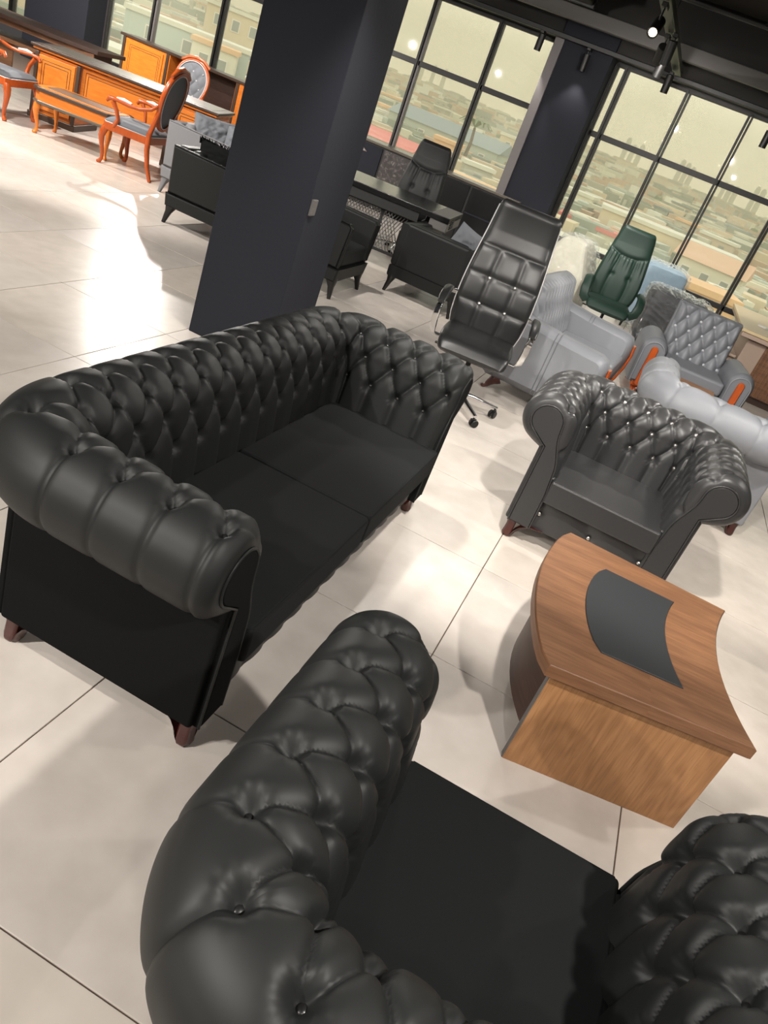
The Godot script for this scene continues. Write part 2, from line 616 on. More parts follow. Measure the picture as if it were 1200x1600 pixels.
func tracks() -> void:
	var y := 2.78
	var rows := [
		[V(-0.92, y, -7.4), V(-0.9, 0.0, -3.2), 1.0, 46, "lit track spotlight shining towards the viewer under the ceiling"],
		[V(-0.97, y, -5.2), V(-1.0, 0.3, -2.3), 3.0, 44, "track spotlight above the office chair, aimed back at the sofa"],
		[V(0.05, y, -1.9), V(0.45, 0.45, -4.1), 10.0, 36, "track spotlight above the viewer, aimed at the shiny black armchair"],
		[V(-2.2, y, 1.2), V(0.4, 0.0, -2.1), 7.0, 40, "track spotlight behind the viewer to the left, aimed at the small table"],
		[V(1.3, y, -0.35), V(-0.7, 0.0, -1.2), 8.5, 50, "track spotlight behind the viewer to the right, aimed at the floor by the sofa"],
		[V(0.6, y, 1.0), V(0.1, 0.2, -1.6), 1.4, 50, "track spotlight behind the viewer, aimed at the foreground armchair"],
		[V(2.3, y, -3.2), V(0.9, 0.0, -3.0), 2.4, 52, "track spotlight to the right, over the small table's end"],
		[V(1.5, y, -4.2), V(0.8, 0.4, -5.8), 5.5, 50, "track spotlight over the light grey rolled armchair"],
		[V(0.2, y, -5.8), V(0.3, 0.6, -8.6), 7.0, 50, "track spotlight over the grey furniture group"],
		[V(-0.95, y, -8.8), V(-1.2, 0.8, -11.6), 5.0, 54, "track spotlight near the windows above the green chair"],
		[V(-3.0, y, -6.0), V(-2.4, 0.6, -9.4), 7.0, 52, "track spotlight over the two low black armchairs"],
		[V(-1.4, y, -3.6), V(-0.6, 0.0, -4.8), 4.5, 50, "track spotlight in front of the column, aimed at the executive swivel chair"],
		[V(-4.2, y, -3.4), V(-4.2, 0.0, -5.4), 6.5, 50, "track spotlight over the bare floor left of the column"],
		[V(-4.0, y, 0.2), V(-1.9, 0.0, -2.0), 2.8, 50, "track spotlight at the left behind the viewer, washing the sofa's near end"],
		[V(-5.4, y, -5.0), V(-5.9, 0.2, -7.6), 12.5, 52, "track spotlight over the orange carved chairs"],
		[V(-7.9, y, -6.2), V(-7.2, 0.3, -8.4), 15.0, 52, "track spotlight over the left end of the orange desk"],
		[V(-6.6, y, -9.0), V(-7.6, 0.8, -12.0), 9.0, 54, "track spotlight in front of the orange credenza"],
		[V(-7.9, y, -11.2), V(-4.0, 0.6, -5.8), 22.0, 40, "track spotlight by the far left windows, mirrored in the floor"],
		[V(1.4, y, -6.4), V(-1.9, 1.0, -4.5), 6.0, 40, "track spotlight on the right track, aimed at the big column's side"],
		[V(-3.0, y, 1.9), V(-1.2, 0.0, -0.7), 14.5, 52, "track spotlight far behind the viewer, over the bare floor by the sofa"],
		[V(-8.6, y, -2.6), V(-6.2, 0.0, -5.4), 10.0, 54, "track spotlight at the far left, over the bare floor"],
		[V(-9.6, y, -8.8), V(-10.6, 0.9, -12.0), 26.0, 40, "track spotlight lighting the dark pier at the far left"],
	]
	for r in rows: spot(r[0], r[1], r[2], r[3], r[4])
	# unlit looking heads against the window beam
	spot(V(-2.82, 2.80, -11.85), V(-2.9, 0.0, -12.1), 2.0, 40, "small spotlight hanging in front of the left window top")
	spot(V(-2.15, 2.76, -11.85), V(-2.05, 0.0, -12.0), 0.5, 40, "small spotlight in front of the dark pier between the windows")
	spot(V(0.40, 2.68, -11.85), V(0.45, 0.0, -12.0), 2.0, 40, "small spotlight at the right edge in front of the right window")
	spot(V(-0.98, 2.80, -11.2), V(-0.9, 0.0, -11.5), 2.0, 40, "last spotlight of the long track, next to the right window top")
	spot(V(-0.86, 2.78, -8.6), V(-0.75, 0.0, -9.3), 0.8, 40, "dark spotlight head hanging on the long track beyond the lit one")
	spot(V(-0.99, 2.78, -9.7), V(-1.2, 0.0, -10.4), 0.8, 40, "second dark spotlight head on the long track, nearer the window")
	# the rails
	for r in [[-0.95, -11.6, 3.0, "long black ceiling track running towards the right window"], [-4.2, -11.0, 3.0, "black ceiling track above the column and bare floor"], [1.4, -11.0, 3.0, "black ceiling track over the right side of the showroom"], [-7.0, -11.0, 3.0, "black ceiling track over the orange office set"]]:
		var t := thing("ceiling_track", r[3], "lighting track", V(r[0], 3.02, (r[1] + r[2]) / 2))
		var ln: float = r[2] - r[1]
		part("rail", rbox(V(0.11, 0.07, ln), Vector3.ZERO, 0.01), M.black_metal, t)
		for k in 6: part("hanger_rod", cyl(0.006, 0.62, V(0, 0.34, -ln / 2 + 0.3 + k * (ln - 0.6) / 5), 8), M.black_metal, t)
	var w := thing("ceiling_track", "black track along the top of the window wall", "lighting track", V(-2.0, 2.99, -11.85))
	part("rail", rbox(V(12.0, 0.06, 0.07), Vector3.ZERO, 0.01), M.black_metal, w)

# ------------------------------------------------------------------ the room
const TX := -0.107
const TZ := -2.413
func room() -> void:
	# floor: a grout bed with every tile laid on it
	var fl := struct("floor", Geo.new().add(box(V(20.0, 0.2, 16.4), V(-4.6, -0.104, -4.4))), M.grout)
	var rng := RandomNumberGenerator.new()
	rng.seed = 7
	var tm := rbox(V(0.796, 0.02, 0.796), V(0, -0.01, 0), 0.002, 1).mesh()
	for a in range(-12, 4):
		for b in range(-13, 4):
			var t := part("tile", tm, M.tile[rng.randi() % 3], fl)
			t.position = V(TX + 0.8 * a + 0.4, 0, TZ + 0.8 * b + 0.4)
	# ceiling slab with downstand beams
	var ce := struct("ceiling", box(V(20.0, 0.3, 16.4), V(-4.6, 3.95, -4.4)), M.ceiling)
	part("edge_beam", rbox(V(20.0, 0.80, 0.55), V(-4.6, 3.40, -12.35), 0.01), M.beam, ce)
	part("steel_flange", rbox(V(20.0, 0.16, 0.12), V(-4.6, 3.20, -11.3), 0.01), M.steel_beam, ce)
	part("steel_web", rbox(V(20.0, 0.5, 0.05), V(-4.6, 3.5, -11.3), 0.01), M.beam, ce)
	for x in [-2.2, 1.1, 4.0, -6.2, -10.2]: part("cross_beam", rbox(V(0.28, 0.36, 15.0), V(x, 3.64, -4.5), 0.01), M.beam, ce)
	for z in [-9.6, -7.8, -6.0, -4.2]: part("slab_joint", rbox(V(19.0, 0.02, 0.03), V(-4.6, 3.80, z), 0.004, 1), M.black_metal, ce)
	var du := thing("air_duct", "dark sheet metal air duct under the ceiling beside the column", "duct", V(-2.4, 3.42, -8.2))
	part("duct_run", rbox(V(0.55, 0.34, 5.6), Vector3.ZERO, 0.02), M.beam, du)
	for k in 5: part("duct_collar", rbox(V(0.60, 0.39, 0.05), V(0, 0, -2.6 + k * 1.3), 0.01), M.black_metal, du)
	for k in 3:
		var pp := thing("ceiling_pipe", ["black conduit crossing under the ceiling near the windows", "thin black conduit crossing under the middle of the ceiling", "black conduit along the ceiling at the right"][k], "pipe", V([-1.0, -1.0, 0.6][k], [3.52, 3.6, 3.56][k], [-10.2, -8.6, -6.5][k]), [0.0, 0.0, PI / 2][k])
		part("pipe_run", tube([V(-5, 0, 0), V(0, 0, 0), V(4, 0, 0)], [[0.03, 0.02, 0.04][k]], 10), M.black_metal, pp)
		for j in 4: part("pipe_clip", rbox(V(0.03, 0.09, 0.08), V(-4 + j * 2.4, 0.03, 0), 0.005, 1), M.black_metal, pp)
	# walls that close the room behind the camera and at both ends
	struct("wall_back", box(V(20.0, 4.2, 0.3), V(-4.6, 1.9, 3.75)), M.wall)
	struct("wall_left", box(V(0.3, 4.2, 16.4), V(-14.55, 1.9, -4.4)), M.wall)
	struct("wall_right", box(V(0.3, 4.2, 16.4), V(5.35, 1.9, -4.4)), M.wall)
	# the big free-standing column
	var c := struct("trim_1", rbox(V(0.57, 3.84, 0.53), V(-2.205, 1.92, -4.495), 0.006), M.column)
	c.name = "trim_1"
	var clip := single("wall_switch", prism(PackedVector2Array([V2(-0.03, -0.045), V2(0.03, -0.045), V2(0.03, 0.045), V2(-0.03, 0.045)]), 0.02, 0.004), M.steel_beam, "small grey box on the side face of the big column, near its front edge", "switch", V(-1.914, 1.00, -4.275), PI / 2)
	# piers of the window wall
	struct("trim_2", rbox(V(0.76, 3.84, 0.62), V(-2.22, 1.92, -12.3), 0.006), M.column)
	single("corner_trim", rbox(V(0.13, 2.62, 0.03), V(0, 1.31, 0), 0.005), M.frame_light, "light grey metal jamb strip at the left edge of the dark window pier", "trim", V(-2.60, 0.40, -11.975))
	struct("trim_3", rbox(V(1.25, 3.84, 0.62), V(-10.75, 1.92, -12.3), 0.006), M.column)

func V2(x: float, y: float) -> Vector2: return Vector2(x, y)

func bay(called: String, xs: Array, ys: Array, light: bool) -> void:
	var z := -12.5
	var w := struct(called, rbox(V(xs[-1] - xs[0], 0.07, 0.10), V((xs[0] + xs[-1]) / 2, ys[0], z), 0.006), M.frame)
	for k in range(1, ys.size()): part("transom", rbox(V(xs[-1] - xs[0], 0.075, 0.10), V((xs[0] + xs[-1]) / 2, ys[k], z), 0.006), M.frame, w)
	for k in xs.size():
		var edge := k == 0 or k == xs.size() - 1
		part("mullion", rbox(V(0.035, ys[-1] - ys[0], 0.12), V(xs[k] - 0.022, (ys[0] + ys[-1]) / 2, z + 0.01), 0.004), M.frame_light if light and edge else M.frame, w)
		part("mullion", rbox(V(0.03, ys[-1] - ys[0], 0.10), V(xs[k] + 0.022, (ys[0] + ys[-1]) / 2, z), 0.004), M.frame_light if light and not edge and k % 2 == 1 else M.frame, w)
	for a in xs.size() - 1:
		for b in ys.size() - 1:
			part("pane", box(V(xs[a + 1] - xs[a] - 0.02, ys[b + 1] - ys[b] - 0.02, 0.004), V((xs[a] + xs[a + 1]) / 2, (ys[b] + ys[b + 1]) / 2, z - 0.02)), M.glass, w)

func windows() -> void:
	bay("window_1", [-14.4, -13.2, -12.1, -11.4], [0.40, 2.10, 2.98], false)
	bay("window_2", [-10.12, -9.22, -7.98, -6.9, -5.75, -4.60, -3.57, -2.62], [0.40, 2.10, 2.98], true)
	bay("window_3", [-1.82, -1.66, -0.77, 0.11, 1.0, 1.9, 2.8, 3.7, 4.6, 5.2], [0.05, 0.62, 2.08, 2.98], false)
	struct("wall_sill_left", box(V(4.3, 0.37, 0.24), V(-12.4, 0.185, -12.5)), M.wall_dark)
	struct("wall_sill_middle", box(V(7.55, 0.37, 0.24), V(-6.36, 0.185, -12.5)), M.wall_dark)
	struct("wall_front", box(V(20.0, 0.5, 0.3), V(-4.6, -0.26, -12.62)), M.wall_dark)

# ------------------------------------------------------------------ rolled and tufted seats
const RC := Vector2(0.165, 0.655)   # centre of the roll (outwards, up)
const RR := 0.125
const CR := 0.04                    # inner corner radius
var prof_p := PackedVector2Array()
var prof_n := PackedVector2Array()
var prof_v := PackedFloat32Array()

func make_profile() -> void:
	var pts := PackedVector2Array()
	for k in 40: pts.append(Vector2(0.0, 0.28).lerp(Vector2(0.04, 0.655), k / 40.0))
	for k in 76:
		var a := deg_to_rad(180.0 - 240.0 * k / 75.0)
		pts.append(RC + Vector2(cos(a), sin(a)) * RR)
	for k in range(1, 7): pts.append((RC + Vector2(cos(deg_to_rad(-60)), sin(deg_to_rad(-60))) * RR).lerp(Vector2(0.148, 0.51), k / 6.0))
	prof_p = pts
	var acc := 0.0
	for k in pts.size():
		if k > 0: acc += pts[k].distance_to(pts[k - 1])
		prof_v.append(acc)
		var d := (pts[mini(k + 1, pts.size() - 1)] - pts[maxi(k - 1, 0)]).normalized()
		prof_n.append(Vector2(-d.y, d.x))

# one leather fold: a gentle rise on one side of the crease, a tucked edge on the other
func fold(a: float, p: float) -> float:
	var x := a - roundf(a)
	return 1.0 - pow(1.0 - 2.0 * absf(x), minf(p, 9.0) if x > 0.0 else minf(p * 1.9, 11.0))

const VA := 0.6
const DV := 0.115
func tuft(U: float, v: float, sp: float, soft := 1.0) -> float:
	var q := (VA - v) / DV
	var h := 0.0
	if q < 0.0:
		var g := fold(U, 3.0 - q * 6.0)
		h = lerpf(g * g, g, minf(1.0, -q * 2.0)) * lerpf(1.0, 0.5, clampf(-q * 1.2, 0.0, 1.0))
	elif q > 3.0:
		var g := fold(U - 0.5, 3.2)
		h = g * g
	else:
		h = fold(U + q * 0.5, 3.0) * fold(U - q * 0.5, 3.0)
	h = h * 0.021 - 0.003
	var r := clampf(roundf(q), 0.0, 3.0)
	var off := 0.5 if int(r) % 2 == 1 else 0.0
	var du := (U - off - roundf(U - off)) * sp
	var dq := (q - r) * DV
	var d2 := du * du + dq * dq
	if d2 < 0.0081:
		h -= 0.034 * exp(-d2 / 0.00042)
		var d := sqrt(d2)
		h += 0.0013 * sin(atan2(dq, du) * 11.0 + r * 2.0) * exp(-pow((d - 0.030) / 0.013, 2.0))
	return h * soft

func chesterfield(called: String, label: String, cat: String, W: float, D: float, sp: float, half_u: float, seats: int, kind: String, at: Vector3, turn: float, cu_half := 0.8, res := 0.0072) -> Node3D:
	if prof_p.is_empty(): make_profile()
	var t := thing(called, label, cat, at, turn)
	var hide: Material = {"fabric": M.leather, "leather": M.leather_shiny, "grey": M.grey_leather}[kind]
	var flat: Material = {"fabric": M.felt, "leather": M.leather_shiny, "grey": M.grey_leather}[kind]
	var seat_m: Material = {"fabric": M.fabric, "leather": M.leather_shiny, "grey": M.grey_leather}[kind]
	var but: Material = {"fabric": M.button_dark, "leather": M.button_metal, "grey": M.button_grey}[kind]
	var La := D - CR
	var A := 0.32
	var Wb := W - 2 * CR
	var dU := cu_half * 2.0
	# lattice: a button column stands on each corner's diagonal
	var Uc := roundf((La - 0.05) / sp + cu_half)
	var s0 := La - (Uc - cu_half) * sp
	var Ucen := Uc + cu_half + half_u
	var total := 2 * La + 2 * A + Wb
	var place := func(s: float) -> Array:   # plan point, outward direction, lattice coordinate
		var mir := s > total / 2
		if mir: s = total - s
		var p: Vector2
		var o: Vector2
		var U: float
		if s <= La:
			p = Vector2(-W / 2, -s)
			o = Vector2(-1, 0)
			U = (s - s0) / sp
		elif s <= La + A:
			var f := (s - La) / A * PI / 2
			o = Vector2(-cos(f), -sin(f))
			p = Vector2(-W / 2 + CR, -La) + o * CR
			U = Uc - cu_half + (s - La) / A * dU
		else:
			p = Vector2(-W / 2 + CR + (s - La - A), -D)
			o = Vector2(0, -1)
			U = Uc + cu_half + (s - La - A) / (Wb / 2) * half_u
		if mir:
			p.x = -p.x
			o.x = -o.x
			U = 2 * Ucen - U
		return [p, o, U]
	var pieces := [["arm", 0.0, La + A / 2], ["backrest", La + A / 2, total - La - A / 2], ["arm", total - La - A / 2, total]]
	var bm := SphereMesh.new()
	bm.radius = 0.0105
	bm.height = 0.014
	bm.radial_segments = 14
	bm.rings = 7
	for pc in pieces:
		var ss := PackedFloat32Array()
		var lo: float = pc[1]
		var hi: float = pc[2]
		var n := int((hi - lo) / res)
		for k in n + 1: ss.append(lo + (hi - lo) * k / n)
		if lo == 0.0:
			for e in [0.002, 0.005, 0.01]: ss.append(e)
		if hi == total:
			for e in [0.002, 0.005, 0.01]: ss.append(total - e)
		ss.sort()
		var nv := int(0.88 / res)
		var P := PackedVector3Array()
		var Nn := prof_v[prof_v.size() - 1]
		var idx := PackedFloat32Array()
		var j := 0
		for k in nv:
			var v := Nn * k / (nv - 1)
			while j < prof_v.size() - 2 and prof_v[j + 1] < v: j += 1
			idx.append(j + clampf((v - prof_v[j]) / (prof_v[j + 1] - prof_v[j]), 0, 0.9999))
		for s in ss:
			var w: Array = place.call(s)
			var p: Vector2 = w[0]
			var o: Vector2 = w[1]
			var edge := minf(s, total - s)
			var fil := 0.0
			if edge < 0.05: fil = (0.05 - sqrt(maxf(0.0, 0.05 * 0.05 - (0.05 - edge) * (0.05 - edge)))) * 0.92
			for k in nv:
				var f := idx[k]
				var a := int(f)
				var pp := prof_p[a].lerp(prof_p[a + 1], f - a)
				var nn := prof_n[a].lerp(prof_n[a + 1], f - a)
				var v := Nn * k / (nv - 1)
				var d := tuft(w[2], v, sp, {"fabric": 0.88, "leather": 0.72, "grey": 0.75}[kind]) * clampf((Nn - v) / 0.05, 0.0, 1.0) * clampf(edge / 0.04, 0.4, 1.0) - fil
				pp += nn * d
				P.append(V(p.x + o.x * pp.x, pp.y, p.y + o.y * pp.x))
		var g := Geo.new().grid(P, ss.size(), nv)
		# outside of the roll: normal must leave the roll centre at the crest
		var mid := (ss.size() / 2) * nv + int(nv * VA / Nn)
		if g.n[mid].y < 0: g.turn()
		var o := part(pc[0], g, hide, t)
		for r in 4:
			for c in range(0, int(2 * Ucen) + 2):
				var U := c + (0.5 if r % 2 == 1 else 0.0)
				# walk to the lattice coordinate
				for k in ss.size() - 1:
					var ua: float = place.call(ss[k])[2]
					var ub: float = place.call(ss[k + 1])[2]
					if ua <= U and U < ub:
						if minf(ss[k], total - ss[k]) < 0.04: break
						var kv := int(round((VA - r * DV) / Nn * (nv - 1)))
						var q := k if U - ua < ub - U else k + 1
						var m := part("button", bm, but, o)
						var nrm := g.n[q * nv + kv]
						var bx := nrm.cross(V(0.3, 0.2, 0.93)).normalized()
						m.transform = Transform3D(Basis(bx, nrm, bx.cross(nrm)), P[q * nv + kv] + nrm * (0.004 if kind == "leather" else 0.001))
						break
	# scroll-shaped front of each arm with piping round it
	var sc := PackedVector2Array()
	sc.append(Vector2(0.012, 0.105))
	for k in range(0, prof_p.size() - 6, 3):
		if prof_p[k].y < 0.3: continue
		var inset := 0.046 if prof_p[k].x > 0.06 else lerpf(0.010, 0.046, smoothstep(0.44, 0.62, prof_p[k].y))
		sc.append(prof_p[k] - prof_n[k] * inset)
	sc.append(Vector2(0.128, 0.535))
	sc.append(Vector2(0.130, 0.105))
	for sx in [-1.0, 1.0]:
		var poly := PackedVector2Array()
		for q in sc: poly.append(Vector2(sx * (W / 2 + q.x), q.y))
		var fp := part("arm_front", Geo.new().add(prism(poly, 0.08, 0.008), T(V(0, 0, -0.034))), flat, t)
		var line := []
		for q in poly: line.append(V(q.x, q.y, 0.002))
		part("piping", tube(line, [0.0045], 6), hide, fp)
		# lower inside of the arm and its outer side
		part("arm_side", rbox(V(0.028, 0.43, D + 0.11), V(sx * (W / 2 + 0.136), 0.317, -D / 2 - 0.07), 0.012), flat, t)
		part("arm_base", rbox(V(0.125, 0.30, D + 0.08), V(sx * (W / 2 + 0.068), 0.252, -D / 2 - 0.06), 0.01), flat, t)
		for fz in [0, 1]:
			bracket_foot(t, V(sx * (W / 2 + 0.145), 0, 0.0 if fz == 0 else -D - 0.145), sx, 1.0 if fz == 0 else -1.0)
	part("back_panel", rbox(V(W + 0.29, 0.43, 0.028), V(0, 0.317, -D - 0.136), 0.012), flat, t)
	part("seat_frame", rbox(V(W + 0.2, 0.17, D + 0.06), V(0, 0.188, -D / 2 - 0.075), 0.01), flat, t)
	# tufted front rail
	var rail := PackedVector3Array()
	var nx := int(W / 0.012)
	var rw := W + 0.04
	var rs := sp * (1.0 if seats > 1 else 2.0)
	for a in nx + 1:
		for b in 25:
			var x := -rw / 2 + rw * a / nx
			var y := 0.105 + 0.165 * b / 24
			var U := x / rs
			var yy := (y - 0.19) / 0.085
			var g1 := 1.0 - pow(1.0 - 2.0 * absf(U + 0.18 * yy - roundf(U + 0.18 * yy)), 3.0)
			var dd := 0.014 * g1 * g1 * sqrt(maxf(0.0, 1.0 - pow(absf(yy), 6.0)))
			var du := (U - roundf(U)) * rs
			dd -= 0.008 * exp(-(du * du + (y - 0.19) * (y - 0.19)) / 0.0004)
			rail.append(V(x, y, -0.036 + dd))
	var rg := Geo.new().grid(rail, nx + 1, 25)
	if rg.n[rg.n.size() / 2].z < 0: rg.turn()
	var fr := part("front_rail", rg, hide, t)
	for k in range(-int(W / 2 / rs), int(W / 2 / rs) + 1):
		var m := part("button", bm, but, fr)
		m.transform = Transform3D(Basis(Vector3.RIGHT, PI / 2), V(k * rs, 0.19, -0.034))
	# seats
	for k in seats:
		var w := (W + 0.03) / seats
		var x := -W / 2 - 0.015 + w * (k + 0.5)
		var cu := part("seat_cushion", rbox(V(w - (0.008 if seats > 1 else 0.0), 0.125, D + 0.03), V(x, 0.337, -D / 2 + 0.008), 0.014, 3), seat_m, t)
		var zz := 0.018
		var hw := (w - 0.008) / 2 - 0.004
		for yy in [0.395, 0.281]:
			part("piping", tube([V(x - hw, yy, -D + 0.05), V(x - hw, yy, zz - 0.012), V(x - hw + 0.008, yy, zz), V(x + hw - 0.008, yy, zz), V(x + hw, yy, zz - 0.012), V(x + hw, yy, -D + 0.05)], [0.0035], 6), seat_m, cu)
	return t

# curled wooden foot: a broad bracket that narrows and kicks out
func foot(t: Node3D, at: Vector3, out: Vector3, m: Material) -> void:
	var d := out.normalized()
	var pts := []
	var rad := []
	for q in [[-0.06, 0.112, 0.040, 0.075], [-0.04, 0.098, 0.040, 0.068], [-0.018, 0.078, 0.032, 0.050], [0.0, 0.055, 0.026, 0.034], [0.016, 0.03, 0.020, 0.027], [0.034, 0.0155, 0.0145, 0.025], [0.048, 0.0135, 0.012, 0.022], [0.058, 0.017, 0.006, 0.011]]:
		pts.append(at + d * q[0] + V(0, q[1], 0))
		rad.append(Vector2(q[3], q[2]))
	part("foot", tube(pts, rad, 14, 2.4), m, t)


# corner foot with two scooped wings under the frame and a toe that kicks out
func bracket_foot(t: Node3D, c: Vector3, sx: float, sz: float) -> void:
	var poly := PackedVector2Array([V2(0.012, 0.108), V2(0.20, 0.108), V2(0.165, 0.101), V2(0.125, 0.088), V2(0.095, 0.068), V2(0.078, 0.042), V2(0.070, 0.018), V2(0.062, 0.004), V2(0.050, 0.0), V2(0.030, 0.0), V2(0.018, 0.006), V2(0.013, 0.018), V2(0.016, 0.04), V2(0.018, 0.07)])
	var g := Geo.new()
	var side := prism(poly, 0.044, 0.012)
	var bx := Basis(V(0, 0, -sz), V(0, 1, 0), V(sx, 0, 0))
	g.add(side, Transform3D(bx, c + V(-sx * 0.040, 0, 0)))
	var bz := Basis(V(-sx, 0, 0), V(0, 1, 0), V(0, 0, sz))
	g.add(side, Transform3D(bz, c + V(0, 0, -sz * 0.040)))
	part("foot", g, M.foot, t)

# ------------------------------------------------------------------ small desk-shaped table in front
func small_desk() -> void:
	var t := thing("coffee_table", "low wooden desk-shaped table with a black leather pad let into its curved top", "table", V(0.53, 0, -2.56), 0.085)
	var outline := func(k: float) -> PackedVector2Array:
		var p := PackedVector2Array()
		# left edge bows out, right edge bows in; x, -z
		for q in 17:
			var f := q / 16.0
			p.append(V2(-0.345 - 0.080 * (1 - pow(2 * f - 1, 2)) + 0.014 * pow(absf(2 * f - 1), 12), lerpf(-0.505, 0.505, f) * (1.0 - 0.02 * pow(absf(2 * f - 1), 12))))
		for q in 17:
			var f := q / 16.0
			p.append(V2(0.345 - 0.078 * (1 - pow(2 * f - 1, 2)), lerpf(0.425, -0.425, f)))
		return p
	var lay := Transform3D(Basis(Vector3.RIGHT, PI / 2), Vector3.ZERO)
	part("tabletop", Geo.new().add(prism(outline.call(1.0), 0.046, 0.005), T(V(0, 0.422, 0)) * lay), M.walnut, t)
	var pad_p := PackedVector2Array()
	for q in 13:
		var f := q / 12.0
		pad_p.append(V2(-0.185 - 0.055 * (1 - pow(2 * f - 1, 2)) + 0.014 * pow(absf(2 * f - 1), 10), lerpf(-0.30, 0.30, f)))
	for q in 13:
		var f := q / 12.0
		pad_p.append(V2(0.115 - 0.05 * (1 - pow(2 * f - 1, 2)), lerpf(0.285, -0.285, f)))
	part("leather_inlay", Geo.new().add(prism(pad_p, 0.006, 0.0025), T(V(0, 0.4465, 0)) * lay), M.desk_pad, t, "dark grey leather writing pad")
	for s in [-1.0, 1.0]:
		part("side_panel", Geo.new().add(rbox(V(0.62, 0.40, 0.028), Vector3.ZERO, 0.003), TR(V(0.005, 0.20, s * 0.405), V(0, s * 0.10, 0))), M.oak, t)
		part("edge_band", Geo.new().add(rbox(V(0.004, 0.398, 0.026), Vector3.ZERO, 0.0015, 1), TR(V(-0.305, 0.20, s * 0.4355), V(0, s * 0.10, 0))), M.steel_beam, t)
	var mp := PackedVector2Array()
	for q in 15:
		var f := q / 14.0
		mp.append(V2(-0.275 - 0.10 * (1 - pow(2 * f - 1, 2)), lerpf(-0.40, 0.40, f)))
	for q in 15:
		var f := q / 14.0
		mp.append(V2(-0.257 - 0.10 * (1 - pow(2 * f - 1, 2)), lerpf(0.40, -0.40, f)))
	part("modesty_panel", Geo.new().add(prism(mp, 0.30, 0.003), T(V(0, 0.245, 0)) * lay), M.walnut_dark, t, "curved dark brown front panel")

# ------------------------------------------------------------------ swivel chairs
func caster(parent: Node3D, at: Vector3, turn: float) -> void:
	var c := part("caster", Geo.new().add(rbox(V(0.018, 0.03, 0.045), V(0, 0.045, 0), 0.006)).add(cyl(0.007, 0.04, V(0, 0.066, 0), 8)), M.black_plastic, parent)
	c.position = at
	c.rotation.y = turn
	for s in [-1, 1]: part("wheel", Geo.new().add(cyl(0.028, 0.018, Vector3.ZERO, 20, 0.005), TR(V(s * 0.016, 0.028, -0.012), V(0, 0, PI / 2))), M.black_plastic, c)

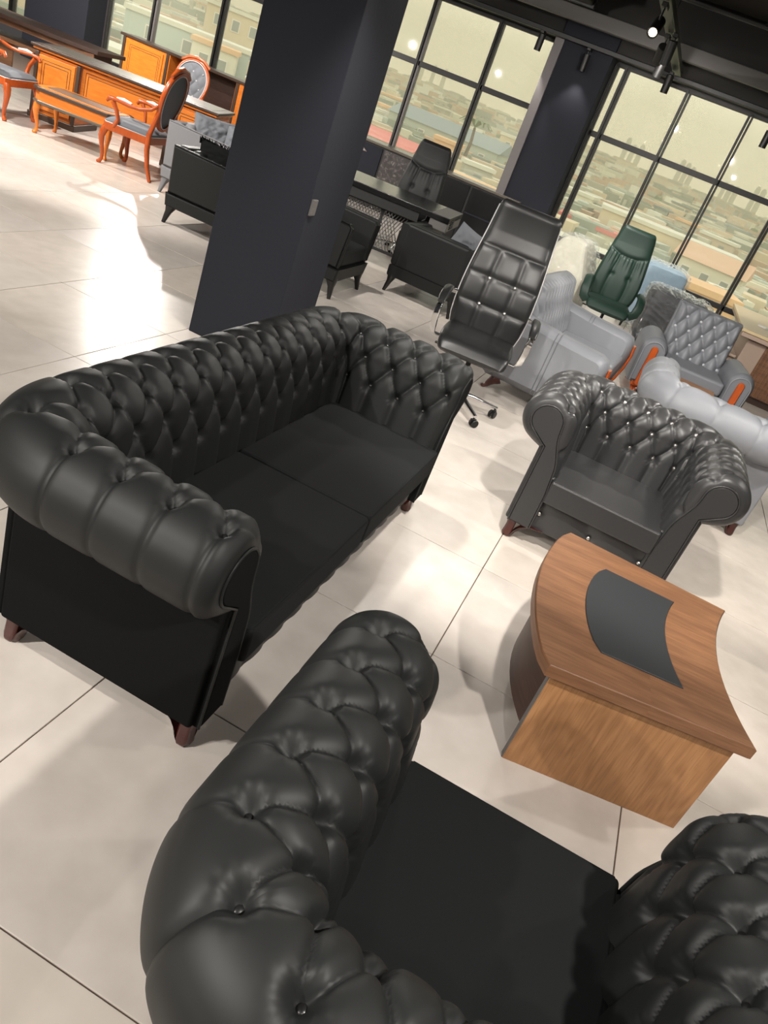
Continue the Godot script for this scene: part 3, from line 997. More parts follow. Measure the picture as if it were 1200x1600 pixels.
func swivel(label: String, at: Vector3, turn: float, hide: Material, style: String, H: float, base_turn := 0.0) -> Node3D:
	var t := thing("office_chair", label, "office chair", at, turn)
	var hub := part("gas_lift", lathe([[0.0001, 0.06], [0.04, 0.06], [0.045, 0.075], [0.042, 0.12], [0.028, 0.13], [0.028, 0.27], [0.018, 0.275], [0.018, 0.40], [0.0001, 0.40]], 20), M.black_plastic, t)
	for k in 5:
		var a := base_turn + turn + TAU * k / 5
		var d := V(cos(a), 0, sin(a))
		var leg := part("base_leg", tube([d * 0.03 + V(0, 0.105, 0), d * 0.12 + V(0, 0.105, 0), d * 0.24 + V(0, 0.088, 0), d * 0.325 + V(0, 0.078, 0)], [Vector2(0.024, 0.018), Vector2(0.021, 0.015), Vector2(0.017, 0.011), Vector2(0.014, 0.009)], 12, 3.0), M.chrome, t)
		caster(leg, d * 0.315, -a + 0.6 * k)
	part("mechanism", rbox(V(0.20, 0.05, 0.26), V(0, 0.405, 0), 0.012), M.black_plastic, t)
	part("tilt_lever", Geo.new().add(tube([V(-0.08, 0.40, 0.03), V(-0.22, 0.395, 0.06)], [0.006], 8)).add(rbox(V(0.05, 0.012, 0.032), V(-0.24, 0.393, 0.064), 0.005)), M.black_plastic, t)
	# seat with a waterfall front
	var st := []
	for k in 25:
		var f := k / 24.0
		var z := lerpf(-0.25, 0.275, f)
		var fe := minf(1.0, minf(f, 1 - f) * 7.0)
		var rnd := sqrt(maxf(0.03, 1 - pow(1 - fe, 2)))
		st.append([V(0, 0.475 - 0.05 * pow(maxf(0, (f - 0.6) / 0.4), 2) + 0.02 * pow(maxf(0, (0.3 - f) / 0.3), 2), z), Vector3.RIGHT, Vector3.UP, (0.255 - 0.02 * pow(2 * f - 1, 2)) * (0.86 + 0.14 * rnd), 0.052 * rnd])
	part("seat", pad(st, 40, 3.6, func(x, f): return -0.012 * (1 - x * x) * sin(f * PI)), hide, t)
	# backrest
	var wid := [0.235, 0.255, 0.262, 0.262, 0.258, 0.25, 0.24, 0.23, 0.222, 0.212] if style == "tufted" else [0.235, 0.262, 0.272, 0.27, 0.262, 0.25, 0.238, 0.226, 0.21, 0.185]
	var push := func(x: float, f: float) -> float:
		var up := smoothstep(0.0, 0.06, f) * smoothstep(1.0, 0.94, f)
		if style == "tufted":
			var seam := 0.655
			if f > seam: return up * 0.012 * (1 - pow(1 - minf(1, (f - seam) / 0.06), 3.0)) * (1 - pow(x, 8))
			var rows := [0.0, 0.24, 0.445, seam]
			var dy := 1.0
			for r in rows: dy = minf(dy, absf(f - r) / 0.09)
			var dx := minf(1.0, absf(absf(x) - 0.36) / 0.30)
			var pit := 0.0
			for r in [0.24, 0.445]: pit += exp(-(pow((absf(x) - 0.36) / 0.11, 2) + pow((f - r) / 0.03, 2)))
			return up * (0.013 * (1 - pow(1 - dx, 4.0)) * (1 - pow(1 - dy, 4.0)) - 0.009 * pit)
		var seam2 := 0.685 - 0.07 * (1 - x * x)
		if f > seam2: return up * 0.028 * (1 - pow(1 - minf(1, (f - seam2) / 0.08), 2.5)) * (1 - pow(x, 4))
		var fold := absf(absf(x) - 0.42 - 0.10 * (0.35 - f))
		var g := 1 - pow(1 - minf(1, fold / 0.28), 2.4)
		var pit2 := exp(-(pow((absf(x) - 0.36) / 0.10, 2) + pow((f - 0.36) / 0.03, 2)))
		var wr := 0.004 * sin(x * 38.0) * exp(-pow((f - 0.56) / 0.09, 2))
		return up * (0.022 * g * (1 - pow(1 - minf(1, (seam2 - f) / 0.05), 3)) - 0.018 * pit2 + wr)
	var bs := []
	var m := 96
	for k in m + 1:
		var f := float(k) / m
		var wf := f * (wid.size() - 1)
		var w := lerpf(wid[int(wf)], wid[mini(int(wf) + 1, wid.size() - 1)], wf - int(wf))
		var fe := minf(1.0, minf(f, 1 - f) * 18.0)
		var rnd := sqrt(maxf(0.02, 1 - pow(1 - fe, 2)))
		var y := lerpf(0.47, H, f)
		var z := -0.20 - 0.17 * f + 0.045 * sin(PI * minf(1, f * 1.3)) + 0.05 * pow(f, 5)
		bs.append([V(0, y, z), Vector3.RIGHT, V(0, 0.18, 1).normalized(), w * (0.88 + 0.12 * rnd), 0.034 * rnd])
	var back := part("backrest", pad(bs, 150, 5.0, push), hide, t)
	if style == "tufted":
		for r in [0.24, 0.445]:
			for s in [-1.0, 1.0]:
				var b: Array = bs[int(r * m)]
				var o := part("button", lathe([[0.0001, -0.004], [0.011, -0.003], [0.012, 0.001], [0.007, 0.007], [0.0001, 0.008]], 14), M.button_metal, back)
				o.transform = Transform3D(Basis(Vector3.RIGHT, PI / 2 - 0.18), b[0] + V(s * 0.36 * b[3], 0, 0) + b[2] * 0.032)
		for s in [-1.0, 1.0]:
			var line := []
			for k in range(3, m - 2, 4): line.append(bs[k][0] + V(s * (bs[k][3] + 0.001), 0, -0.004))
			part("edge_piping", tube(line, [0.006], 8), M.piping_light, back, "pale piping along the edge")
			# flat chrome armrest loop with a padded top
			var arm := part("armrest", tube([V(s * 0.22, 0.43, 0.0), V(s * 0.30, 0.435, 0.02), V(s * 0.315, 0.46, 0.05), V(s * 0.32, 0.55, 0.12), V(s * 0.32, 0.62, 0.15), V(s * 0.32, 0.665, 0.13), V(s * 0.32, 0.69, 0.06), V(s * 0.32, 0.70, -0.06), V(s * 0.315, 0.70, -0.17), V(s * 0.29, 0.70, -0.215), V(s * 0.25, 0.70, -0.225)], [Vector2(0.007, 0.024)], 16, 5.0, Vector3.RIGHT), M.chrome, t, "polished chrome arm")
			part("arm_pad", tube([V(s * 0.32, 0.672, 0.142), V(s * 0.32, 0.698, 0.10), V(s * 0.32, 0.714, 0.02), V(s * 0.32, 0.722, -0.10), V(s * 0.318, 0.722, -0.19)], [Vector2(0.012, 0.024), Vector2(0.02, 0.03), Vector2(0.02, 0.031), Vector2(0.02, 0.03), Vector2(0.012, 0.024)], 16, 3.0, Vector3.RIGHT), hide, arm)
	else:
		for s in [-1.0, 1.0]:
			var arm := part("armrest", tube([V(s * 0.25, 0.46, 0.16), V(s * 0.30, 0.50, 0.18), V(s * 0.315, 0.58, 0.16), V(s * 0.315, 0.64, 0.10), V(s * 0.315, 0.665, 0.0), V(s * 0.315, 0.67, -0.10), V(s * 0.30, 0.65, -0.19)], [Vector2(0.022, 0.05), Vector2(0.024, 0.052), Vector2(0.026, 0.052), Vector2(0.028, 0.05), Vector2(0.03, 0.048), Vector2(0.028, 0.046), Vector2(0.02, 0.04)], 18, 3.0, Vector3.RIGHT), hide, t)
			part("arm_strut", tube([V(s * 0.20, 0.42, -0.06), V(s * 0.30, 0.43, -0.04), V(s * 0.315, 0.62, -0.04)], [0.014], 10), M.black_plastic, arm)
	return t

func office_chairs() -> void:
	swivel("black leather executive swivel chair with square stitched panels, chrome arms and casters", V(-0.88, 0, -5.14), 0.16, M.leather_exec, "tufted", 1.36, 0.80)
	swivel("dark green leather swivel chair with padded headrest in front of the right window", V(-0.37, 0, -9.25), 0.12, M.green, "padded", 1.30, 0.3)
	swivel("black high-backed swivel chair behind the black desk", V(-3.02, 0, -9.45), 0.10, M.leather, "padded", 1.31, 0.2)

# ------------------------------------------------------------------ grey lounge group
func slab_path(pts: Array, w: float, th: float, e := 5.0, hint := Vector3.RIGHT) -> Geo:
	return tube(pts, [Vector2(th, w)], 16, e, hint)

func grey_group() -> void:
	# two-seater facing right
	var t := thing("loveseat", "grey leather two-seater with a rib-quilted back, behind the black executive swivel chair", "sofa", V(-0.39, 0, -6.53), 1.50)
	var W := 1.54
	for s in [-1.0, 1.0]:
		var poly := PackedVector2Array([V2(-0.42, 0.12), V2(0.33, 0.12), V2(0.385, 0.2), V2(0.415, 0.32), V2(0.43, 0.44), V2(0.425, 0.53), V2(0.395, 0.585), V2(0.34, 0.61), V2(0.2, 0.615), V2(0.0, 0.625), V2(-0.2, 0.645), V2(-0.36, 0.665), V2(-0.42, 0.66)])
		var a := part("arm", Geo.new().add(prism(poly, 0.19, 0.055), TR(V(s * (W / 2 - 0.095), 0, 0), V(0, -PI / 2, 0))), M.grey_leather, t)
		part("wood_trim", tube([V(s * (W / 2 - 0.095), 0.13, 0.36), V(s * (W / 2 - 0.095), 0.2, 0.40), V(s * (W / 2 - 0.095), 0.32, 0.43), V(s * (W / 2 - 0.095), 0.44, 0.443), V(s * (W / 2 - 0.095), 0.53, 0.435)], [Vector2(0.045, 0.012)], 12, 3.0, Vector3.UP), M.orange_red, a, "orange wood strip down the arm front")
		for dz in [-0.015, 0.015]: part("seam", tube([V(s * W / 2 + s * 0.001, 0.14, dz), V(s * W / 2 + s * 0.001, 0.57, dz), V(s * (W / 2 - 0.05), 0.622, dz), V(s * (W / 2 - 0.14), 0.622, dz), V(s * (W / 2 - 0.189), 0.57, dz)], [0.0035], 6), M.grey_dark, a)
		for z in [-0.36, 0.30]: foot(t, V(s * (W / 2 - 0.10), 0, z), V(s * 0.4, 0, signf(z)), M.foot)
	part("seat_frame", rbox(V(W - 0.3, 0.17, 0.74), V(0, 0.205, -0.02), 0.015), M.grey_leather, t)
	for s in [-1.0, 1.0]: part("seat_cushion", rbox(V((W - 0.39) / 2, 0.14, 0.62), V(s * (W - 0.385) / 4, 0.36, 0.09), 0.035, 3), M.grey_leather, t)
	part("back_shell", rbox(V(W - 0.02, 0.62, 0.10), V(0, 0.44, -0.40), 0.04, 3), M.grey_leather, t)
	var st := []
	for k in 61:
		var f := k / 60.0
		var fe := minf(1.0, minf(f, 1 - f) * 9.0)
		var rnd := sqrt(maxf(0.02, 1 - pow(1 - fe, 2)))
		st.append([V(0, lerpf(0.36, 0.885, f), -0.25 - 0.14 * f), Vector3.RIGHT, V(0, 0.2, 1).normalized(), (W / 2 - 0.20 + 0.06 * f) * (0.96 + 0.04 * rnd), 0.085 * rnd])
	part("quilted_back", pad(st, 320, 7.0, func(x, f): return 0.034 * (1.0 - pow(1.0 - absf(sin(x * 20.0 + 0.45 * sin(f * 20.0))), 2.0)) * minf(1.0, minf(f, 1 - f) * 8.0)), M.grey_leather, t, "back cushion quilted in wavy vertical ribs")
	# armchair facing the viewer
	var c := thing("armchair", "dark grey buttoned armchair with upright orange wood inlays in its arm fronts", "armchair", V(0.66, 0, -8.10), 0.12)
	for s in [-1.0, 1.0]:
		var a := part("arm", Geo.new().add(prism(arch(0.125, 0.60), 0.66, 0.035), T(V(s * 0.43, 0.0, 0.03))), M.grey_dark, c)
		part("wood_inlay", Geo.new().add(prism(slot(0.034, 0.40), 0.03, 0.008), T(V(s * 0.43, 0.315, 0.365))), M.orange_red, a, "glossy orange wood inlay")
		part("piping", arch_line(0.098, 0.555, s * 0.43, 0.362), M.grey_leather, a)
		for z in [-0.27, 0.30]: foot(c, V(s * 0.43, 0, z), V(s * 0.4, 0, signf(z)), M.orange_red)
	part("wood_plinth", rbox(V(0.98, 0.05, 0.62), V(0, 0.125, 0.03), 0.012), M.orange_red, c)
	part("seat_frame", rbox(V(0.66, 0.16, 0.62), V(0, 0.22, 0.02), 0.015), M.grey_dark, c)
	part("seat_cushion", rbox(V(0.61, 0.13, 0.60), V(0, 0.37, 0.06), 0.03, 3), M.grey_dark, c)
	part("backrest", Geo.new().add(tufted_back(0.66, 0.58, 0.16, 0.14, 0.12), TR(V(0, 0.36, -0.16), V(-0.22, 0, 0))), M.grey_dark, c)
	button_field(c.get_node("backrest"), 0.66, 0.58, 0.14, 0.12, TR(V(0, 0.36, -0.16), V(-0.22, 0, 0)), 0.074, M.button_grey, 0.014)
	# wooden table between them
	var w := thing("side_table", "low wooden table in the middle of the grey armchairs", "table", V(0.56, 0, -6.85))
	part("tabletop", rbox(V(0.62, 0.04, 0.62), V(0, 0.43, 0), 0.006), M.walnut, w)
	part("lower_shelf", rbox(V(0.5, 0.025, 0.5), V(0, 0.14, 0), 0.005), M.walnut, w)
	for x in [-0.26, 0.26]:
		for z in [-0.26, 0.26]: part("leg", rbox(V(0.05, 0.41, 0.05), V(x, 0.205, z), 0.006), M.walnut_dark, w)

func arch(r: float, h: float) -> PackedVector2Array:
	var p := PackedVector2Array([V2(-r * 0.86, 0.13), V2(r * 0.86, 0.13)])
	for k in 15:
		var a := PI * k / 14
		p.append(V2(cos(a) * r, h - r + sin(a) * r))
	return p

func arch_line(r: float, h: float, x: float, z: float) -> Geo:
	var p := []
	for q in arch(r, h): p.append(V(q.x + x, q.y, z))
	p.append(p.pop_front())
	return tube(p, [0.005], 6)

func slot(r: float, h: float) -> PackedVector2Array:
	var p := PackedVector2Array()
	for k in 9: p.append(V2(cos(PI * k / 8) * r, h / 2 - r + sin(PI * k / 8) * r))
	for k in 9: p.append(V2(-cos(PI * k / 8) * r, -h / 2 + r - sin(PI * k / 8) * r))
	return p

# upholstered panel (x across, y up, z front) with diamond buttoning
func tufted_back(w: float, h: float, th: float, sx: float, sy: float, narrow := 0.0) -> Geo:
	var P := PackedVector3Array()
	var nx := 64
	var ny := 60
	for a in nx + 1:
		for b in ny + 1:
			var x := -w / 2 + w * a / nx
			var y := h * b / ny
			var p := x / sx
			var q := (y - sy * 0.7) / sy
			var da := absf(p + q * 0.5 - roundf(p + q * 0.5))
			var db := absf(p - q * 0.5 - roundf(p - q * 0.5))
			var d := 0.03 * (1 - pow(1 - 2 * da, 2.3)) * (1 - pow(1 - 2 * db, 2.3))
			var r := roundf(q)
			var off := 0.5 if int(absf(r)) % 2 == 1 else 0.0
			var du := (p - off - roundf(p - off)) * sx
			var dq := (q - r) * sy
			d -= 0.02 * exp(-(du * du + dq * dq) / 0.0007)
			var ex := minf(1.0, minf(a, nx - a) / 5.0)
			var ey := minf(1.0, minf(b, ny - b) / 5.0)
			var rim := sqrt(maxf(0, 1 - pow(1 - ex, 2))) * sqrt(maxf(0, 1 - pow(1 - ey, 2)))
			P.append(V(x * (1.0 - narrow * (1.0 - y / h)), y, -th / 2 + (th + d - 0.03) * rim))
	var g := Geo.new().grid(P, nx + 1, ny + 1)
	if g.n[(nx / 2) * (ny + 1) + ny / 2].z < 0: g.turn()
	g.add(rbox(V(w * (1 - narrow * 0.5), h, th * 0.55), V(0, h / 2, -th * 0.30), 0.03, 3))
	return g

func button_field(o: Node3D, w: float, h: float, sx: float, sy: float, t: Transform3D, z: float, m: Material, r := 0.012) -> void:
	var bm := SphereMesh.new()
	bm.radius = r
	bm.height = r * 1.3
	bm.radial_segments = 12
	bm.rings = 6
	for q in range(0, 8):
		var y := sy * 0.7 + q * sy
		if y > h - 0.04: break
		for p in range(-5, 6):
			var x := (p + (0.5 if q % 2 == 1 else 0.0)) * sx
			if absf(x) > w / 2 - 0.03: continue
			var b := part("button", bm, m, o)
			b.transform = t * Transform3D(Basis(Vector3.RIGHT, PI / 2), V(x, y, z - 0.038))

# ------------------------------------------------------------------ low modern armchairs
func box_chair(label: String, at: Vector3, turn: float, hide: Material, leg: Material, W := 0.78, D := 0.78, H := 0.67, cat := "armchair", called := "box_armchair") -> Node3D:
	var t := thing(called, label, cat, at, turn)
	for s in [-1.0, 1.0]:
		var poly := PackedVector2Array([V2(-D / 2 + 0.02, 0.27), V2(D / 2 - 0.03, 0.27), V2(D / 2, H - 0.05), V2(D / 2 - 0.03, H - 0.02), V2(-D / 2, H)])
		part("arm", Geo.new().add(prism(poly, 0.09, 0.018), TR(V(s * (W / 2 - 0.045), 0, 0), V(0, -PI / 2, 0))), hide, t)
		part("piping", tube([V(s * (W / 2 - 0.01), 0.28, D / 2 - 0.028), V(s * (W / 2 - 0.01), H - 0.05, D / 2 - 0.004), V(s * (W / 2 - 0.01), H - 0.014, D / 2 - 0.035), V(s * (W / 2 - 0.01), H - 0.002, -D / 2 + 0.01)], [0.006], 6), hide, t)
	var rail := PackedVector2Array([V2(-D / 2, 0.265), V2(-D / 2 + 0.015, 0.155), V2(D / 2 - 0.02, 0.155), V2(D / 2 - 0.005, 0.265)])
	part("base_frame", Geo.new().add(prism(rail, W - 0.01, 0.012), TR(Vector3.ZERO, V(0, -PI / 2, 0))), hide, t)
	part("backrest", Geo.new().add(rbox(V(W - 0.10, H - 0.24, 0.12), V(0, (H + 0.26) / 2, -D / 2 + 0.07), 0.03, 3)), hide, t)
	part("back_cushion", Geo.new().add(rbox(V(W - 0.20, H - 0.34, 0.13), Vector3.ZERO, 0.05, 3), TR(V(0, H - 0.155, -D / 2 + 0.19), V(-0.16, 0, 0))), hide, t)
	part("seat_cushion", rbox(V(W - 0.19, 0.15, D - 0.16), V(0, 0.34, 0.05), 0.035, 3), hide, t)
	for sx in [-1.0, 1.0]:
		for sz in [-1.0, 1.0]:
			part("leg", tube([V(sx * (W / 2 - 0.06), 0.17, sz * (D / 2 - 0.06)), V(sx * (W / 2 - 0.05), 0.10, sz * (D / 2 - 0.045)), V(sx * (W / 2 - 0.03), 0.0, sz * (D / 2 - 0.025))], [Vector2(0.05, 0.045), Vector2(0.026, 0.024), Vector2(0.014, 0.014)], 12, 4.0), leg, t)
	return t

func box_chairs() -> void:
	box_chair("low black armchair half hidden behind the big column, at the black desk", V(-2.82, 0, -6.62), PI / 2 + 0.05, M.leather, M.foot_dark)
	box_chair("low black armchair between the column and the executive swivel chair, back towards the viewer", V(-2.0, 0, -7.80), PI, M.leather, M.foot_dark)
	single("throw_cushion", Geo.new().add(pillow(0.42, 0.42, 0.16, 0.3, 5), TR(Vector3.ZERO, V(-0.3, 0.4, 0.3))), M.grey_fabric, "dark grey cushion on the low black armchair beside the executive chair", "cushion", V(-1.78, 0.62, -7.74), PI)
	box_chair("low black sofa left of the big column, partly covered by it", V(-3.72, 0, -6.62), PI / 2, M.leather, M.foot_dark, 0.76, 0.98, 0.67, "sofa", "box_sofa")
	box_chair("light grey low sofa beside the carved orange armchair", V(-4.43, 0, -7.58), PI / 2, M.grey_sofa, M.grey_sofa, 0.72, 1.10, 0.70, "sofa", "box_sofa")
	single("throw_cushion", Geo.new().add(pillow(0.46, 0.40, 0.17, 0.5, 9), TR(Vector3.ZERO, V(-0.35, 0.0, 0.0))), M.grey_fabric, "crumpled grey cushion on the light grey low sofa, left one", "cushion", V(-4.62, 0.66, -7.52), 0.7)
	single("throw_cushion", Geo.new().add(pillow(0.52, 0.40, 0.17, 0.5, 3), TR(Vector3.ZERO, V(-0.25, 0.0, -0.06))), M.grey_fabric, "grey ribbed cushion lying across the light grey low sofa", "cushion", V(-4.22, 0.64, -7.50), 0.25)
	# fringed black cushion on the black sofa
	var fc := thing("fringed_cushion", "black shaggy fringed cushion on the low black sofa left of the column", "cushion", V(-3.74, 0.62, -6.52), 0.15)
	part("cushion_body", Geo.new().add(pillow(0.78, 0.30, 0.16, 0.3, 12), TR(Vector3.ZERO, V(-0.25, 0, -0.05))), M.felt, fc)
	var rng := RandomNumberGenerator.new()
	rng.seed = 3
	var fr := Geo.new()
	for k in 60:
		var x := -0.38 + 0.76 * k / 59.0
		fr.add(tube([V(x, 0.11, -0.03), V(x + rng.randf_range(-0.01, 0.01), 0.15, -0.02), V(x + rng.randf_range(-0.02, 0.02), 0.165 + rng.randf_range(0, 0.02), 0.01)], [0.006, 0.005, 0.002], 5))
	part("fringe", fr, M.felt, fc).set_meta("kind", "stuff")

# ------------------------------------------------------------------ black desk and window cabinets
func black_desk() -> void:
	var t := thing("office_desk", "black office desk with expanded-metal front panel and pale end block", "desk", V(-3.35, 0, -8.55), 0.13)
	part("desktop", rbox(V(2.25, 0.055, 0.95), V(0, 0.735, 0), 0.006), M.black_gloss, t)
	part("front_apron", rbox(V(1.9, 0.10, 0.03), V(-0.15, 0.655, 0.44), 0.004), M.black_matte, t)
	part("glass_edge", rbox(V(0.55, 0.012, 0.9), V(-0.83, 0.769, 0), 0.004), M.white_gloss, t, "pale glass-topped strip")
	var eb := part("end_block", rbox(V(0.20, 0.15, 0.92), V(1.02, 0.69, 0), 0.006), M.steel_beam, t, "pale grey end block")
	for k in 5: part("vent_slat", rbox(V(0.012, 0.012, 0.22), V(1.124, 0.645 + k * 0.02, 0.2), 0.003, 1), M.black_matte, eb)
	for x in [-1.0, 0.95]: part("leg_panel", rbox(V(0.06, 0.71, 0.85), V(x, 0.355, 0), 0.006), M.black_matte, t)
	var pf := part("panel_frame", Geo.new().add(rbox(V(1.6, 0.03, 0.03), V(-0.1, 0.60, 0.36), 0.004)).add(rbox(V(1.6, 0.03, 0.03), V(-0.1, 0.18, 0.36), 0.004)).add(rbox(V(0.03, 0.42, 0.03), V(0.4, 0.39, 0.36), 0.004)).add(rbox(V(0.03, 0.42, 0.03), V(-0.35, 0.39, 0.36), 0.004)), M.black_matte, t)
	var lat := Geo.new()
	for k in 46:
		var x := -0.9 + 1.6 * k / 45.0
		for s in [-1.0, 1.0]:
			var a: Vector3 = V(x, 0.195, 0.36 + s * 0.003)
			var b: Vector3 = V(x + s * 0.20, 0.585, 0.36 + s * 0.003)
			if b.x > 0.7 or b.x < -0.9: continue
			lat.add(tube([a, b], [0.0055], 4))
	part("expanded_mesh", lat, M.steel, pf).set_meta("kind", "stuff")
	part("drawer_unit", rbox(V(0.42, 0.55, 0.5), V(-0.7, 0.30, -0.1), 0.006), M.black_matte, t)
	# cabinets along the window
	var c := thing("cabinet", "low black cabinet with marble-patterned door under the left window", "cabinet", V(-3.75, 0, -12.12))
	part("carcass", rbox(V(2.95, 0.86, 0.40), V(0, 0.45, 0), 0.006), M.black_matte, c)
	part("ledge", rbox(V(3.0, 0.035, 0.46), V(0, 0.90, 0.0), 0.005), M.olive_top, c, "thin pale-edged top ledge")
	part("plinth", rbox(V(2.9, 0.06, 0.34), V(0, 0.03, 0), 0.005), M.black_matte, c)
	for k in 4:
		var d := part("door", rbox(V(0.70, 0.78, 0.022), V(-1.10 + k * 0.735, 0.47, 0.208), 0.004), [M.column, M.marble, M.black_gloss, M.black_gloss][k], c)
		if k == 0: part("handle", Geo.new().add(prism(PackedVector2Array([V2(-0.07, 0), V2(0.07, 0.0), V2(0.0, 0.045)]), 0.012, 0.003), T(V(-1.05, 0.74, 0.225))), M.steel, d)
	part("open_shelf", rbox(V(0.66, 0.02, 0.02), V(1.1, 0.5, 0.225), 0.004), M.column, c)

# ------------------------------------------------------------------ orange classic office set
func cabriole(t: Node3D, at: Vector3, h: float, out: Vector3, m: Material, r := 1.0, called := "leg") -> void:
	var d := V(out.x, 0, out.z).normalized()
	var pts := []
	var rad := []
	for q in [[0.0, 1.0, 0.030], [0.016, 0.88, 0.033], [0.026, 0.74, 0.028], [0.016, 0.52, 0.021], [0.0, 0.30, 0.016], [-0.002, 0.14, 0.015], [0.012, 0.05, 0.018], [0.024, 0.02, 0.021], [0.03, 0.0, 0.015]]:
		pts.append(at + d * q[0] * r + V(0, q[1] * h, 0))
		rad.append(q[2] * r)
	part(called, tube(pts, rad, 10, 2.6), m, t)

func oval(w: float, h: float, top := 0.0) -> PackedVector2Array:
	var p := PackedVector2Array()
	for k in 36:
		var a := TAU * k / 36
		var y := sin(a)
		p.append(V2(cos(a) * w * (1.0 + 0.16 * y + top * y), y * h))
	return p

func carved_chair(label: String, at: Vector3, turn: float, arms: bool, tufts: bool, frame: Material, called := "carved_armchair") -> Node3D:
	var t := thing(called, label, "chair", at, turn)
	var seat_h := 0.44
	var fr := PackedVector2Array([V2(-0.25, -0.25), V2(0.25, -0.25), V2(0.29, 0.24), V2(0.24, 0.275), V2(-0.24, 0.275), V2(-0.29, 0.24)])
	var lay := Transform3D(Basis(Vector3.RIGHT, PI / 2), Vector3.ZERO)
	part("seat_rail", Geo.new().add(prism(fr, 0.075, 0.008), T(V(0, 0.385, 0)) * lay), M.orange_red, t)
	var st := []
	for k in 13:
		var f := k / 12.0
		var rnd := sqrt(maxf(0.03, 1 - pow(1 - minf(1, minf(f, 1 - f) * 6), 2)))
		st.append([V(0, 0.435, lerpf(-0.24, 0.262, f)), Vector3.RIGHT, Vector3.UP, lerpf(0.235, 0.268, f) * (0.93 + 0.07 * rnd), 0.05 * rnd])
	var se := part("seat", pad(st, 28, 4.0), M.grey_fabric, t)
	var trim_pts := []
	for q in fr: trim_pts.append(V(q.x * 0.97, 0.424, q.y * 0.97))
	part("nail_trim", tube(trim_pts, [0.005], 6, 2.0, Vector3.UP, true), M.piping_light, se)
	for sx in [-1.0, 1.0]:
		cabriole(t, V(sx * 0.255, 0, 0.235), 0.37, V(sx * 0.5, 0, 1), M.orange_red, 1.15, "front_leg")
		part("rear_leg", tube([V(sx * 0.235, 0.46, -0.235), V(sx * 0.235, 0.30, -0.24), V(sx * 0.24, 0.14, -0.275), V(sx * 0.245, 0.0, -0.335)], [Vector2(0.026, 0.026), Vector2(0.024, 0.026), Vector2(0.021, 0.022), Vector2(0.018, 0.018)], 10, 3.0), M.orange_red, t)
		if arms:
			part("arm_post", tube([V(sx * 0.265, 0.40, 0.14), V(sx * 0.285, 0.48, 0.10), V(sx * 0.30, 0.56, 0.12), V(sx * 0.305, 0.635, 0.17)], [Vector2(0.026, 0.022), Vector2(0.022, 0.018), Vector2(0.02, 0.018), Vector2(0.024, 0.02)], 10, 2.6), M.orange_red, t)
			var ar := part("arm", tube([V(sx * 0.305, 0.62, 0.235), V(sx * 0.31, 0.655, 0.21), V(sx * 0.31, 0.662, 0.12), V(sx * 0.305, 0.65, 0.0), V(sx * 0.29, 0.655, -0.12), V(sx * 0.255, 0.69, -0.225), V(sx * 0.235, 0.74, -0.275)], [Vector2(0.014, 0.018), Vector2(0.022, 0.026), Vector2(0.019, 0.027), Vector2(0.018, 0.024), Vector2(0.018, 0.021), Vector2(0.018, 0.02), Vector2(0.016, 0.018)], 12, 2.6, Vector3.RIGHT), M.orange_red, t)
			part("arm_pad", tube([V(sx * 0.309, 0.676, 0.13), V(sx * 0.307, 0.684, 0.06), V(sx * 0.30, 0.672, -0.03)], [Vector2(0.012, 0.016), Vector2(0.018, 0.023), Vector2(0.012, 0.016)], 10, 2.4, Vector3.RIGHT), M.piping_light, ar)
	# back: an upholstered shield in a carved frame
	var lean := TR(V(0, 0.80, -0.30), V(-0.20, 0, 0))
	var ov := oval(0.225, 0.30)
	var line := []
	for q in ov: line.append(lean * V(q.x, q.y, 0))
	part("back_frame", tube(line, [Vector2(0.020, 0.026)], 10, 2.6, Vector3.BACK, true), frame, t)
	part("crest", tube([lean * V(-0.20, 0.255, 0), lean * V(-0.11, 0.315, 0.005), lean * V(0, 0.335, 0.008), lean * V(0.11, 0.315, 0.005), lean * V(0.20, 0.255, 0)], [Vector2(0.018, 0.016), Vector2(0.026, 0.022), Vector2(0.03, 0.026), Vector2(0.026, 0.022), Vector2(0.018, 0.016)], 10, 2.6), frame, t)
	var nail := []
	for q in ov: nail.append(lean * V(q.x * 0.92, q.y * 0.94, -0.022))
	var bk := part("back_pad", shield(0.212, 0.288, tufts, lean), M.grey_fabric, t)
	part("nail_trim", tube(nail, [0.005], 6, 2.0, Vector3.BACK, true), M.piping_light, bk)
	var nail2 := []
	for q in ov: nail2.append(lean * V(q.x * 0.92, q.y * 0.94, 0.022))
	part("nail_trim", tube(nail2, [0.006], 6, 2.0, Vector3.BACK, true), M.piping_light, bk)
	for sx in [-1.0, 1.0]: part("back_post", tube([V(sx * 0.235, 0.44, -0.235), V(sx * 0.21, 0.56, -0.255), lean * V(sx * 0.19, -0.10, -0.0)], [Vector2(0.024, 0.024)], 10, 3.0), frame, t)
	if tufts:
		var bm := SphereMesh.new()
		bm.radius = 0.011
		bm.height = 0.015
		for q in [[-0.14, 0.16], [0.0, 0.16], [0.14, 0.16], [-0.07, 0.06], [0.07, 0.06], [-0.13, -0.04], [0.0, -0.04], [0.13, -0.04], [-0.07, -0.14], [0.07, -0.14]]:
			var b := part("button", bm, M.button_grey, bk)
			b.transform = lean * Transform3D(Basis(Vector3.RIGHT, PI / 2), V(q[0], q[1], 0.022))
	return t

